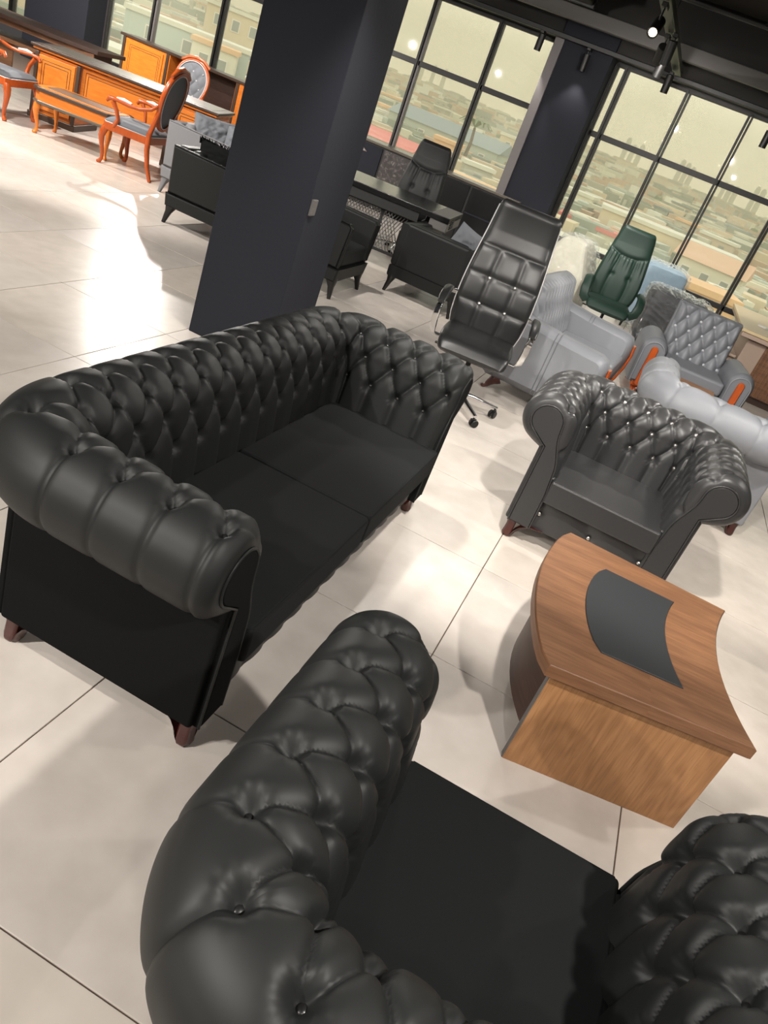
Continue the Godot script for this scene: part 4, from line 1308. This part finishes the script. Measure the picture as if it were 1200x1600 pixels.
func shield(w: float, h: float, tufts: bool, t: Transform3D) -> Geo:
	var g := Geo.new()
	for sg in [1.0, -1.0]:
		var P := PackedVector3Array()
		var nr := 26
		var na := 60
		for r in nr:
			for a in na:
				var f := maxf(0.001, r / (nr - 1.0))
				var an := TAU * a / na
				var x := cos(an) * w * (1.0 + 0.16 * sin(an)) * f
				var y := sin(an) * h * f
				var z := 0.045 * sqrt(maxf(0, 1 - f * f))
				if sg < 0: z = 0.018 * sqrt(maxf(0, 1 - f * f))
				elif tufts:
					var p := x / 0.14
					var q := (y + 0.04) / 0.10
					var da := absf(p + q * 0.5 - roundf(p + q * 0.5))
					var db := absf(p - q * 0.5 - roundf(p - q * 0.5))
					z += (0.024 * (1 - pow(1 - 2 * da, 2.3)) * (1 - pow(1 - 2 * db, 2.3)) - 0.018) * sqrt(maxf(0, 1 - f * f))
				P.append(V(x, y, sg * z))
		var s := Geo.new().grid(P, nr, na, false, true)
		for k in na:   # the centre ring
			s.n[k] = V(0, 0, sg)
		if s.n[(nr / 2) * na].z * sg < 0:
			s.turn()
			for k in na: s.n[k] = V(0, 0, sg)
		g.add(s)
	return Geo.new().add(g, t)

# a framed panel with a routed inlay line: x across, y up, front at z = 0
func framed(parent: Node3D, called: String, w: float, h: float, at: Vector3, m: Material, turn := 0.0) -> void:
	var g := part(called, Geo.new().add(rbox(V(w, h, 0.022), Vector3.ZERO, 0.004), TR(at, V(0, turn, 0))), m, parent)
	for k in [0.045, 0.075]:
		var a: float = w / 2 - k
		var b: float = h / 2 - k
		var line := []
		for q in [[-a, -b], [a, -b], [a, b], [-a, b], [-a, -b]]: line.append(TR(at, V(0, turn, 0)) * V(q[0], q[1], 0.0105))
		var s := Geo.new()
		for e in 4: s.add(tube([line[e], line[e + 1]], [0.004], 4))
		part("inlay_line", s, M.inlay, g)

func orange_set() -> void:
	var th := 0.31
	# desk, front towards the viewer; local x along the front
	var c := V(-6.33, 0, -8.27) + V(-0.31, 0, -0.95) * 0.36
	var t := thing("executive_desk", "classic orange wooden desk with panelled front and grey-green leather top", "desk", c, th)
	part("desktop", rbox(V(2.20, 0.03, 0.78), V(0, 0.762, 0), 0.008), M.dark_trim, t)
	part("moulding", rbox(V(2.16, 0.03, 0.74), V(0, 0.735, 0), 0.012), M.orange, t)
	for k in 3: part("leather_inlay", rbox(V([0.5, 0.9, 0.5][k], 0.006, 0.60), V([-0.76, 0.0, 0.76][k], 0.777, 0), 0.002, 1), M.olive_top, t)
	for s in [-1.0, 1.0]:
		part("pedestal", rbox(V(0.52, 0.64, 0.66), V(s * 0.80, 0.39, 0), 0.006), M.orange, t)
		framed(t, "front_panel", 0.42, 0.56, V(s * 0.80, 0.40, 0.34), M.orange)
		framed(t, "end_panel", 0.54, 0.56, V(s * 1.066, 0.40, 0.0), M.orange, s * PI / 2)
		part("plinth", rbox(V(0.56, 0.07, 0.70), V(s * 0.80, 0.035, 0), 0.01), M.dark_trim, t)
		for x in [0.55, 1.03]: part("pilaster", rbox(V(0.045, 0.64, 0.03), V(s * x, 0.39, 0.345), 0.008), M.dark_trim, t)
	framed(t, "modesty_panel", 1.04, 0.42, V(0, 0.50, 0.30), M.orange)
	var ap := PackedVector2Array([V2(-0.52, 0.30), V2(-0.30, 0.30), V2(-0.22, 0.34), V2(0.22, 0.34), V2(0.30, 0.30), V2(0.52, 0.30), V2(0.52, 0.24), V2(0.40, 0.20), V2(-0.40, 0.20), V2(-0.52, 0.24)])
	part("carved_apron", Geo.new().add(prism(ap, 0.03, 0.006), T(V(0, 0.02, 0.29))), M.dark_trim, t)
	# bench-like low table in front of it
	var b := thing("coffee_table", "long low orange table with dark moulded top and curved legs, before the orange desk", "table", V(-6.31, 0, -7.62), 0.24)
	var oct := func(w: float, d: float, k: float) -> PackedVector2Array:
		return PackedVector2Array([V2(-w + k, -d), V2(w - k, -d), V2(w, -d + k), V2(w, d - k), V2(w - k, d), V2(-w + k, d), V2(-w, d - k), V2(-w, -d + k)])
	var lay := Transform3D(Basis(Vector3.RIGHT, PI / 2), Vector3.ZERO)
	part("tabletop", Geo.new().add(prism(oct.call(0.48, 0.28, 0.09), 0.035, 0.008), T(V(0, 0.452, 0)) * lay), M.dark_trim, b)
	part("border", Geo.new().add(prism(oct.call(0.445, 0.245, 0.08), 0.008, 0.002), T(V(0, 0.471, 0)) * lay), M.orange, b)
	part("leather_inlay", Geo.new().add(prism(oct.call(0.37, 0.17, 0.06), 0.008, 0.002), T(V(0, 0.474, 0)) * lay), M.olive_top, b)
	part("apron", Geo.new().add(prism(oct.call(0.455, 0.255, 0.085), 0.10, 0.004), T(V(0, 0.386, 0)) * lay), M.orange, b)
	part("lower_moulding", Geo.new().add(prism(oct.call(0.475, 0.275, 0.09), 0.028, 0.01), T(V(0, 0.325, 0)) * lay), M.olive_top, b)
	for sx in [-1.0, 1.0]:
		for sz in [-1.0, 1.0]: cabriole(b, V(sx * 0.39, 0, sz * 0.20), 0.325, V(sx, 0, sz), M.orange, 1.1)
	# chairs
	carved_chair("carved orange wooden armchair with grey seat, its back to the light grey sofa", V(-5.58, 0, -7.62), -1.42, true, false, M.orange_red)
	carved_chair("carved armchair cut off by the left edge, with blue-grey oval back", V(-7.28, 0, -7.45), 1.75, true, false, mat(Color(0.50, 0.54, 0.60), 0.3))
	carved_chair("carved chair with a buttoned grey back standing behind the orange desk", V(-6.75, 0, -9.95), 0.25, false, true, M.orange_red, "carved_chair")
	# credenza by the window
	var k := thing("credenza", "orange wooden credenza with panelled doors and open middle under the left window", "cabinet", V(-7.75, 0, -12.08), 0.0)
	part("worktop", rbox(V(3.16, 0.04, 0.46), V(0, 0.95, 0), 0.008), M.dark_trim, k)
	part("plinth", rbox(V(3.06, 0.08, 0.38), V(0, 0.04, 0), 0.006), M.dark_trim, k)
	for s in [-1.0, 1.0]:
		part("cupboard", rbox(V(0.92, 0.85, 0.40), V(s * 1.08, 0.505, 0), 0.006), M.orange, k)
		framed(k, "door", 0.68, 0.78, V(s * 1.08, 0.50, 0.208), M.orange)
		for x in [0.66, 1.50]: part("pilaster", rbox(V(0.05, 0.85, 0.03), V(s * x, 0.505, 0.205), 0.008), M.dark_trim, k)
	part("niche_back", rbox(V(1.26, 0.85, 0.03), V(0, 0.505, -0.18), 0.004), M.walnut_dark, k)
	part("niche_floor", rbox(V(1.26, 0.03, 0.40), V(0, 0.10, 0), 0.004), M.orange, k)
	part("niche_shelf", rbox(V(1.26, 0.03, 0.38), V(0, 0.42, 0), 0.004), M.orange, k)
	# brown desk in the far left corner
	var w := thing("executive_desk", "dark brown wooden desk with open lower shelf at the left photo edge", "desk", V(-9.0, 0, -9.75), 0.18)
	var top := PackedVector2Array()
	for q in 13: top.append(V2(lerpf(-1.1, 1.1, q / 12.0), -0.36 - 0.10 * (1 - pow(q / 6.0 - 1, 2))))
	top.append(V2(1.1, 0.4))
	top.append(V2(-1.1, 0.4))
	for q in top.size(): top[q].y = -top[q].y
	part("desktop", Geo.new().add(prism(top, 0.05, 0.006), T(V(0, 0.755, 0)) * lay), M.walnut_dark, w)
	part("edge_band", rbox(V(2.1, 0.07, 0.03), V(0, 0.695, 0.34), 0.005), M.walnut, w)
	part("lower_shelf", rbox(V(1.9, 0.03, 0.5), V(0, 0.50, 0), 0.005), M.walnut_dark, w)
	part("shelf_edge", rbox(V(1.9, 0.05, 0.025), V(0, 0.48, 0.26), 0.005), M.walnut, w)
	for s in [-1.0, 1.0]: part("side_panel", rbox(V(0.05, 0.72, 0.62), V(s * 0.93, 0.36, 0), 0.005), M.walnut_dark, w)
	part("center_panel", rbox(V(0.4, 0.46, 0.03), V(-0.45, 0.24, 0.1), 0.005), M.walnut, w)

# ------------------------------------------------------------------ plastic-wrapped furniture
func hull(s: Vector3, amp: float, sd: int, peak := 0.0, m := 34) -> Geo:
	var nz := noise(3.0, sd, 4)
	nz.fractal_type = FastNoiseLite.FRACTAL_RIDGED
	var g := Geo.new()
	for ax in 3:
		for sg in [-1.0, 1.0]:
			var P := PackedVector3Array()
			for a in m + 1:
				for b in m + 1:
					var q := Vector3.ZERO
					q[ax] = sg
					q[(ax + 1) % 3] = -1.0 + 2.0 * a / m
					q[(ax + 2) % 3] = -1.0 + 2.0 * b / m
					var l := pow(pow(absf(q.x), 9.0) + pow(absf(q.y), 9.0) + pow(absf(q.z), 9.0), 1.0 / 9.0)
					q /= l
					var p := q * s * 0.5
					p.x *= 1.0 - peak * maxf(0, q.y)
					p.z *= 1.0 - peak * 0.6 * maxf(0, q.y)
					p += q.normalized() * amp * nz.get_noise_3d(p.x * 1.3, p.y * 4.0 + p.x * 1.2, p.z * 1.3)
					P.append(p + V(0, s.y / 2, 0))
			var f := Geo.new().grid(P, m + 1, m + 1)
			if f.n[f.n.size() / 2][ax] * sg < 0: f.turn()
			g.add(f)
	return g

func wrapped() -> void:
	var rows := [
		["armchair wrapped in crinkled clear plastic, dark, behind the dark grey buttoned armchair", V(0.36, 0, -10.55), 0.1, V(0.80, 0.70, 0.74), M.black_matte, 0.0, 3],
		["pale blue plastic-wrapped furniture piece on the floor under the right window", V(0.02, 0, -11.6), 0.2, V(0.66, 0.88, 0.62), mat(Color(0.52, 0.62, 0.68), 0.5), 0.0, 7],
		["whitish plastic-wrapped seat between the executive chair and the green chair", V(-1.08, 0, -10.55), -0.2, V(0.72, 0.86, 0.70), mat(Color(0.72, 0.71, 0.64), 0.6), 0.55, 11],
	]
	for r in rows:
		var t := thing("wrapped_furniture", r[0], "wrapped furniture", r[1], r[2])
		var s: Vector3 = r[3]
		part("upholstery", Geo.new().add(hull(s * 0.93, 0.01, r[6], r[5], 16), T(V(0, 0.09, 0))), r[4], t)
		for x in [-1, 1]:
			for z in [-1, 1]: part("leg", tube([V(x * s.x * 0.36, 0.13, z * s.z * 0.34), V(x * s.x * 0.38, 0.0, z * s.z * 0.36)], [0.022, 0.014], 8), M.foot_dark, t)
		part("plastic_film", Geo.new().add(hull(V(s.x, s.y * 0.97, s.z), 0.045, r[6] + 1, r[5], 56), T(V(0, 0.075, 0))), M.film, t)

# ------------------------------------------------------------------ pale counter at the right edge
func counter() -> void:
	var t := thing("reception_counter", "pale beige counter with ribbed brown front at the right photo edge", "counter", V(2.15, 0, -11.0), 0.0)
	var cream := mat(Color(0.80, 0.72, 0.56), 0.45)
	var beige := mat(Color(0.66, 0.58, 0.52), 0.5)
	part("countertop", rbox(V(2.1, 0.035, 2.5), V(0, 0.745, 0), 0.006), cream, t)
	part("top_edge", rbox(V(2.06, 0.05, 2.46), V(0, 0.70, 0), 0.004), beige, t)
	part("carcass", rbox(V(1.9, 0.58, 2.25), V(0.03, 0.37, 0.0), 0.006), beige, t)
	part("plinth", rbox(V(1.86, 0.08, 2.2), V(0.03, 0.04, 0.0), 0.006), M.walnut_dark, t)
	var fp := part("ribbed_panel", rbox(V(0.5, 0.56, 0.03), V(-0.45, 0.37, 1.135), 0.004), M.walnut, t)
	for k in 12: part("rib", rbox(V(0.022, 0.56, 0.016), V(-0.68 + k * 0.042, 0.37, 1.155), 0.005), M.walnut, fp)
	part("plain_panel", rbox(V(1.1, 0.56, 0.03), V(0.38, 0.37, 1.135), 0.004), mat(Color(0.62, 0.53, 0.48), 0.5), t)
	part("side_shelf", rbox(V(0.12, 0.03, 1.8), V(-1.0, 0.42, 0.2), 0.005), beige, t)
	part("side_upright", rbox(V(0.12, 0.42, 0.03), V(-1.0, 0.21, 1.0), 0.005), beige, t)
	single("paper_bag", Geo.new().add(prism(PackedVector2Array([V2(-0.12, -0.03), V2(0.02, -0.06), V2(0.13, -0.02), V2(0.10, 0.05), V2(-0.06, 0.06)]), 0.02, 0.006), Transform3D(Basis(Vector3.RIGHT, PI / 2), Vector3.ZERO)), M.white_gloss, "small crumpled white paper lying on the pale counter top", "paper", V(1.45, 0.773, -10.6), 0.4)

# ------------------------------------------------------------------ the town below the windows
func ground_y(z: float) -> float: return -9.0 + maxf(0.0, -z - 40.0) * 0.0185

var win_mesh: Mesh
func house(label: String, at: Vector3, s: Vector3, turn: float, wallm: Material, roofm: Material, cols: int, rows: int, gable := 0.0, group := "") -> Node3D:
	var t := thing("building", label, "building", at, turn, group)
	part("wall", box(s, V(0, s.y / 2, 0)), wallm, t)
	if gable > 0.0:
		var pr := prism(PackedVector2Array([V2(-s.z / 2 - 0.4, 0), V2(s.z / 2 + 0.4, 0), V2(0, gable)]), s.x + 0.8, 0.0)
		part("roof", Geo.new().add(pr, TR(V(0, s.y, 0), V(0, PI / 2, 0))), roofm, t)
	else:
		part("roof", box(V(s.x + 0.5, 0.5, s.z + 0.5), V(0, s.y + 0.2, 0)), roofm, t)
	if cols * rows > 0:
		var gl := M.city_glass as Material
		for a in cols:
			for b in rows:
				var w := part("window", win_mesh, M.city_trim, t)
				w.position = V((a - (cols - 1) / 2.0) * s.x / (cols + 0.4), s.y - 1.7 - b * 2.9, s.z / 2 + 0.03)
				part("glazing", win_glass, gl, w)
	return t
var win_glass: Mesh

func city() -> void:
	win_mesh = box(V(1.25, 1.6, 0.12)).mesh()
	win_glass = box(V(1.0, 1.35, 0.14), V(0, 0, 0.02)).mesh()
	M.city_glass = mat(Color(0.56, 0.58, 0.53), 0.4)
	M.city_trim = mat(Color(0.88, 0.86, 0.80), 0.8)
	var cols := [Color(0.80, 0.79, 0.70), Color(0.75, 0.74, 0.66), Color(0.85, 0.83, 0.74), Color(0.70, 0.69, 0.61), Color(0.82, 0.76, 0.64), Color(0.72, 0.74, 0.68), Color(0.88, 0.87, 0.80), Color(0.78, 0.72, 0.62)]
	var wm := []
	for c in cols: wm.append(mat(c, 0.9, 0, 0.2))
	var roof_red := mat(Color(0.80, 0.66, 0.54), 0.9)
	var roof_orange := mat(Color(0.86, 0.70, 0.52), 0.9)
	var roof_pale := mat(Color(0.83, 0.82, 0.74), 0.9)
	var roof_blue := mat(Color(0.52, 0.56, 0.54), 0.8)
	var red := mat(Color(0.80, 0.45, 0.40), 0.8)
	var white := mat(Color(0.90, 0.89, 0.83), 0.9)
	# ground rising towards the horizon
	var P := PackedVector3Array()
	for a in 2:
		for b in 3: P.append(V([-1500.0, 900.0][a], [ground_y(-16), ground_y(-40), ground_y(-1500)][b], [-16.0, -40.0, -1500.0][b]))
	var gg := Geo.new().grid(P, 2, 3)
	if gg.n[0].y < 0: gg.turn()
	struct("ground", gg, mat(Color(0.60, 0.60, 0.47), 0.95, 0, 0.2))
	# buildings one can pick out through the panes
	house("long white-walled building with a red strip along its roof edge, seen through the right window", V(-9.8, ground_y(-110), -112), V(11, 2.4, 8), 0.1, wm[0], red, 3, 1)
	house("large pale flat-roofed hall just below the right window", V(-9.0, ground_y(-82) - 0.8, -84), V(16, 3.0, 12), 0.05, white, roof_pale, 4, 1)
	house("low shed with an orange roof outside, next to the blue wrapped piece", V(3.0, ground_y(-72), -74), V(7, 4.2, 6), 0.15, roof_orange, roof_orange, 2, 1)
	house("house with a terracotta roof and two white-framed windows, beyond the right window", V(5.6, ground_y(-112), -114), V(9, 3.4, 8), -0.15, wm[2], roof_red, 3, 1, 1.8)
	house("pale yellow hall with a small square window in the middle of the right window", V(-1.5, ground_y(-130), -132), V(22, 4.0, 10), 0.1, wm[4], roof_pale, 2, 1)
	house("long slate blue-grey roofed depot seen beside the black swivel chair", V(-46.0, ground_y(-152), -154), V(22, 4.2, 12), 0.0, wm[5], roof_blue, 5, 1, 2.0)
	house("small orange house in front of the slate roofed depot", V(-39.2, ground_y(-130), -131), V(4.4, 4.0, 5), 0.2, roof_orange, roof_orange, 2, 1)
	house("red-roofed low building at the left jamb behind the column", V(-38.7, ground_y(-100), -102), V(9, 3.2, 7), 0.1, wm[6], red, 3, 1, 1.0)
	house("sandy yellow flat roof below the middle window", V(-25.0, ground_y(-90), -92), V(11, 3.2, 7), -0.1, wm[4], roof_orange, 3, 1)
	house("pale yellow house with balcony windows behind the depot", V(-39.5, ground_y(-185), -187), V(10, 6.5, 8), 0.1, wm[4], roof_pale, 3, 2)
	house("wide blue-green workshop front outside the credenza window", V(-66.0, ground_y(-95), -97), V(15, 6.5, 9), 0.55, mat(Color(0.72, 0.76, 0.71), 0.9), roof_pale, 3, 1)
	house("cream house with an orange roof rim above the credenza", V(-58.8, ground_y(-90), -92), V(5.2, 6.2, 5), 0.5, wm[2], roof_orange, 2, 1)
	house("white house with a green shuttered window beside the credenza", V(-47.4, ground_y(-58) - 0.4, -62), V(6.5, 5.2, 6), 0.6, white, roof_pale, 2, 1)
	house("yellow plastered block at the top of the credenza window", V(-74.0, ground_y(-118), -120), V(9, 10.0, 8), 0.5, wm[4], roof_pale, 3, 2)
	house("cream block with a red tile rim at the column's left edge", V(-47.5, ground_y(-86), -88), V(6, 6.0, 5), 0.45, wm[0], roof_red, 2, 2)
	house("striped yellow building at the upper left photo corner", V(-84.0, ground_y(-86), -88), V(12, 11.0, 8), 0.8, wm[4], roof_pale, 5, 2)
	var rng := RandomNumberGenerator.new()
	rng.seed = 21
	var bx := box(Vector3.ONE, V(0, 0.5, 0)).mesh()
	var roofs := [roof_pale, roof_pale, roof_red, roof_blue, roof_pale, roof_orange]
	var lots := []
	for o in get_children():
		if String(o.name).begins_with("building"): lots.append(Vector3(o.position.x, o.position.z, 11.0))
	for k in 250:
		var f := k / 249.0
		var s := V(rng.randf_range(3, 8), rng.randf_range(2.2, 4.6), rng.randf_range(3, 7)) * (0.8 + f * 0.9)
		s.y /= 1.0 + f * 0.3
		var x := 0.0
		var z := 0.0
		var a := 0.0
		for attempt in 60:
			var d := 120.0 * pow(8.0, pow(f, 0.85)) * rng.randf_range(0.93, 1.07)
			a = deg_to_rad(rng.randf_range(-52, 15))
			z = -d * cos(a)
			x = d * sin(a)
			var clear := true
			for q in lots:
				if Vector2(x - q.x, z - q.y).length() < q.z + (s.x + s.z) * 0.36:
					clear = false
					break
			if clear: break
		lots.append(Vector3(x, z, (s.x + s.z) * 0.36))
		var t := thing("building", "pale low house among the crowded roofs of the town outside", "building", V(x, ground_y(z) - 0.3, z), a * -1.0 + rng.randf_range(-0.3, 0.3), "hazy town houses outside the windows")
		var w := part("wall", bx, wm[rng.randi() % wm.size()], t)
		w.scale = s
		var r := part("roof", bx, roofs[rng.randi() % roofs.size()], t)
		r.scale = V(s.x + 0.6, 0.5, s.z + 0.6)
		r.position.y = s.y
		if f < 0.62:
			var g := Geo.new()
			var n := int(s.x / 2.6)
			for c in n:
				for q in int(s.y / 2.9): g.add(box(V(1.1, 1.4, 0.1), V((c - (n - 1) / 2.0) * 2.6, s.y - 1.5 - q * 2.9, s.z / 2 + 0.02)))
			if g.v.size() > 0: part("window_rows", g, M.city_glass, t).set_meta("kind", "stuff")
	for k in 14:
		var px: float = [-430, -412, -395, -118, -108, -98, -40, -32, -24, 22, 30, 38, 62, 70][k]
		var hh := 24.0 + rng.randf() * 10.0
		var t := thing("tower_block", "distant slim tower block on the hazy skyline", "building", V(px, ground_y(-1180), -1190), rng.randf(), "tower blocks on the skyline")
		part("shaft", box(V(5, hh, 5), V(0, hh / 2, 0)), wm[1], t)
		part("roof_plant", box(V(3, 2, 3), V(0, hh + 1, 0)), wm[1], t)
	# the countless small roofs between them
	var mm := MultiMesh.new()
	mm.transform_format = MultiMesh.TRANSFORM_3D
	mm.use_colors = true
	mm.mesh = bx
	mm.instance_count = 5200
	for k in 5200:
		var d := 95.0 * pow(11.0, rng.randf())
		var a := deg_to_rad(rng.randf_range(-52, 15))
		var z := -d * cos(a)
		var g := 0.7 + minf(1.6, d / 420.0)
		var b := Basis(Vector3.UP, -a + rng.randf_range(-0.5, 0.5)).scaled_local(V(rng.randf_range(1.5, 6), rng.randf_range(1.0, 3.4), rng.randf_range(1.5, 5)) * g)
		mm.set_instance_transform(k, Transform3D(b, V(d * sin(a), ground_y(z) - 0.2, z)))
		var c: Color = cols[rng.randi() % cols.size()]
		if rng.randf() < 0.16: c = Color(0.76, 0.66, 0.55)
		elif rng.randf() < 0.3: c = Color(0.58, 0.60, 0.53)
		mm.set_instance_color(k, c.srgb_to_linear())
	var mi := MultiMeshInstance3D.new()
	mi.name = "crowded_roofs"
	mi.multimesh = mm
	var cm2 := mat(Color.WHITE, 0.9, 0, 0.2)
	cm2.vertex_color_use_as_albedo = true
	mi.material_override = cm2
	add_child(mi)
	tag(mi, "countless tiny hazy roofs and walls of the town filling the view outside", "town")
	mi.set_meta("kind", "stuff")
	# trees
	var leafm := mat(Color(0.48, 0.53, 0.40), 0.95, 0, 0.2)
	var blob := hull(V(2, 2, 2), 0.35, 5, 0.25, 10).mesh()
	var trunk := cyl(0.15, 2.0, V(0, 1, 0), 6).mesh()
	for k in 40:
		var d := 0.0
		var a := 0.0
		for attempt in 60:
			d = rng.randf_range(60, 420)
			a = deg_to_rad(rng.randf_range(-48, 14))
			var clear := true
			for q in lots:
				if Vector2(d * sin(a) - q.x, -d * cos(a) - q.y).length() < q.z + 1.6:
					clear = false
					break
			if clear: break
		lots.append(Vector3(d * sin(a), -d * cos(a), 1.6))
		var t := thing("tree", "small dull green tree between the town houses outside", "tree", V(d * sin(a), ground_y(-d * cos(a)), -d * cos(a)), rng.randf() * 6, "trees among the town houses")
		part("trunk", trunk, mat(Color(0.36, 0.30, 0.24), 0.9), t)
		var c := part("crown", blob, leafm, t)
		c.scale = Vector3.ONE * rng.randf_range(0.7, 1.4)
		c.position.y = 1.0
	var pm := thing("palm_tree", "palm tree with spread fronds outside, left of the dark window pier", "tree", V(-37.4, ground_y(-135) + 2, -136))
	part("trunk", tube([V(0, 0, 0), V(0.2, 3, 0), V(0, 5.2, 0)], [0.35, 0.28, 0.22], 8), mat(Color(0.40, 0.34, 0.26), 0.9), pm)
	for k in 14:
		var a := TAU * k / 14
		var d := V(cos(a), 0, sin(a))
		part("frond", tube([V(0, 5.2, 0), V(0, 6.2, 0) + d * 1.0, V(0, 6.4, 0) + d * 2.0, V(0, 5.6, 0) + d * 3.0], [Vector2(0.1, 0.05), Vector2(0.35, 0.05), Vector2(0.3, 0.05), Vector2(0.05, 0.02)], 6), leafm, pm)
	# cars parked on the right
	for k in 4:
		var t := thing("car", ["white car parked outside, seen through the right window", "grey car parked behind the white one outside", "dark car by the parked white car outside", "silver car at the far end of the parking outside"][k], "car", V(7.2 + k * 2.9, ground_y(-84 - k * 4), -84 - k * 4), 0.4)
		var cm := mat([Color(0.9, 0.9, 0.88), Color(0.6, 0.6, 0.6), Color(0.3, 0.32, 0.33), Color(0.75, 0.76, 0.76)][k], 0.35)
		part("body", rbox(V(1.8, 0.75, 4.3), V(0, 0.65, 0), 0.25, 3), cm, t)
		part("cabin", rbox(V(1.6, 0.62, 2.2), V(0, 1.2, -0.1), 0.25, 3), M.city_glass, t)
		for x in [-0.85, 0.85]:
			for z in [-1.35, 1.35]: part("wheel", Geo.new().add(cyl(0.33, 0.22, Vector3.ZERO, 12, 0.03), TR(V(x, 0.33, z), V(0, 0, PI / 2))), M.black_plastic, t)
	# warm haze over the town
	var fv := FogVolume.new()
	fv.name = "town_haze"
	fv.size = V(2600, 140, 1500)
	var fm := FogMaterial.new()
	fm.density = 0.0012
	fm.albedo = Color(0.97, 0.93, 0.80)
	fv.material = fm
	add_child(fv)
	fv.position = V(-300, 45, -790)
	fv.set_meta("kind", "stuff")
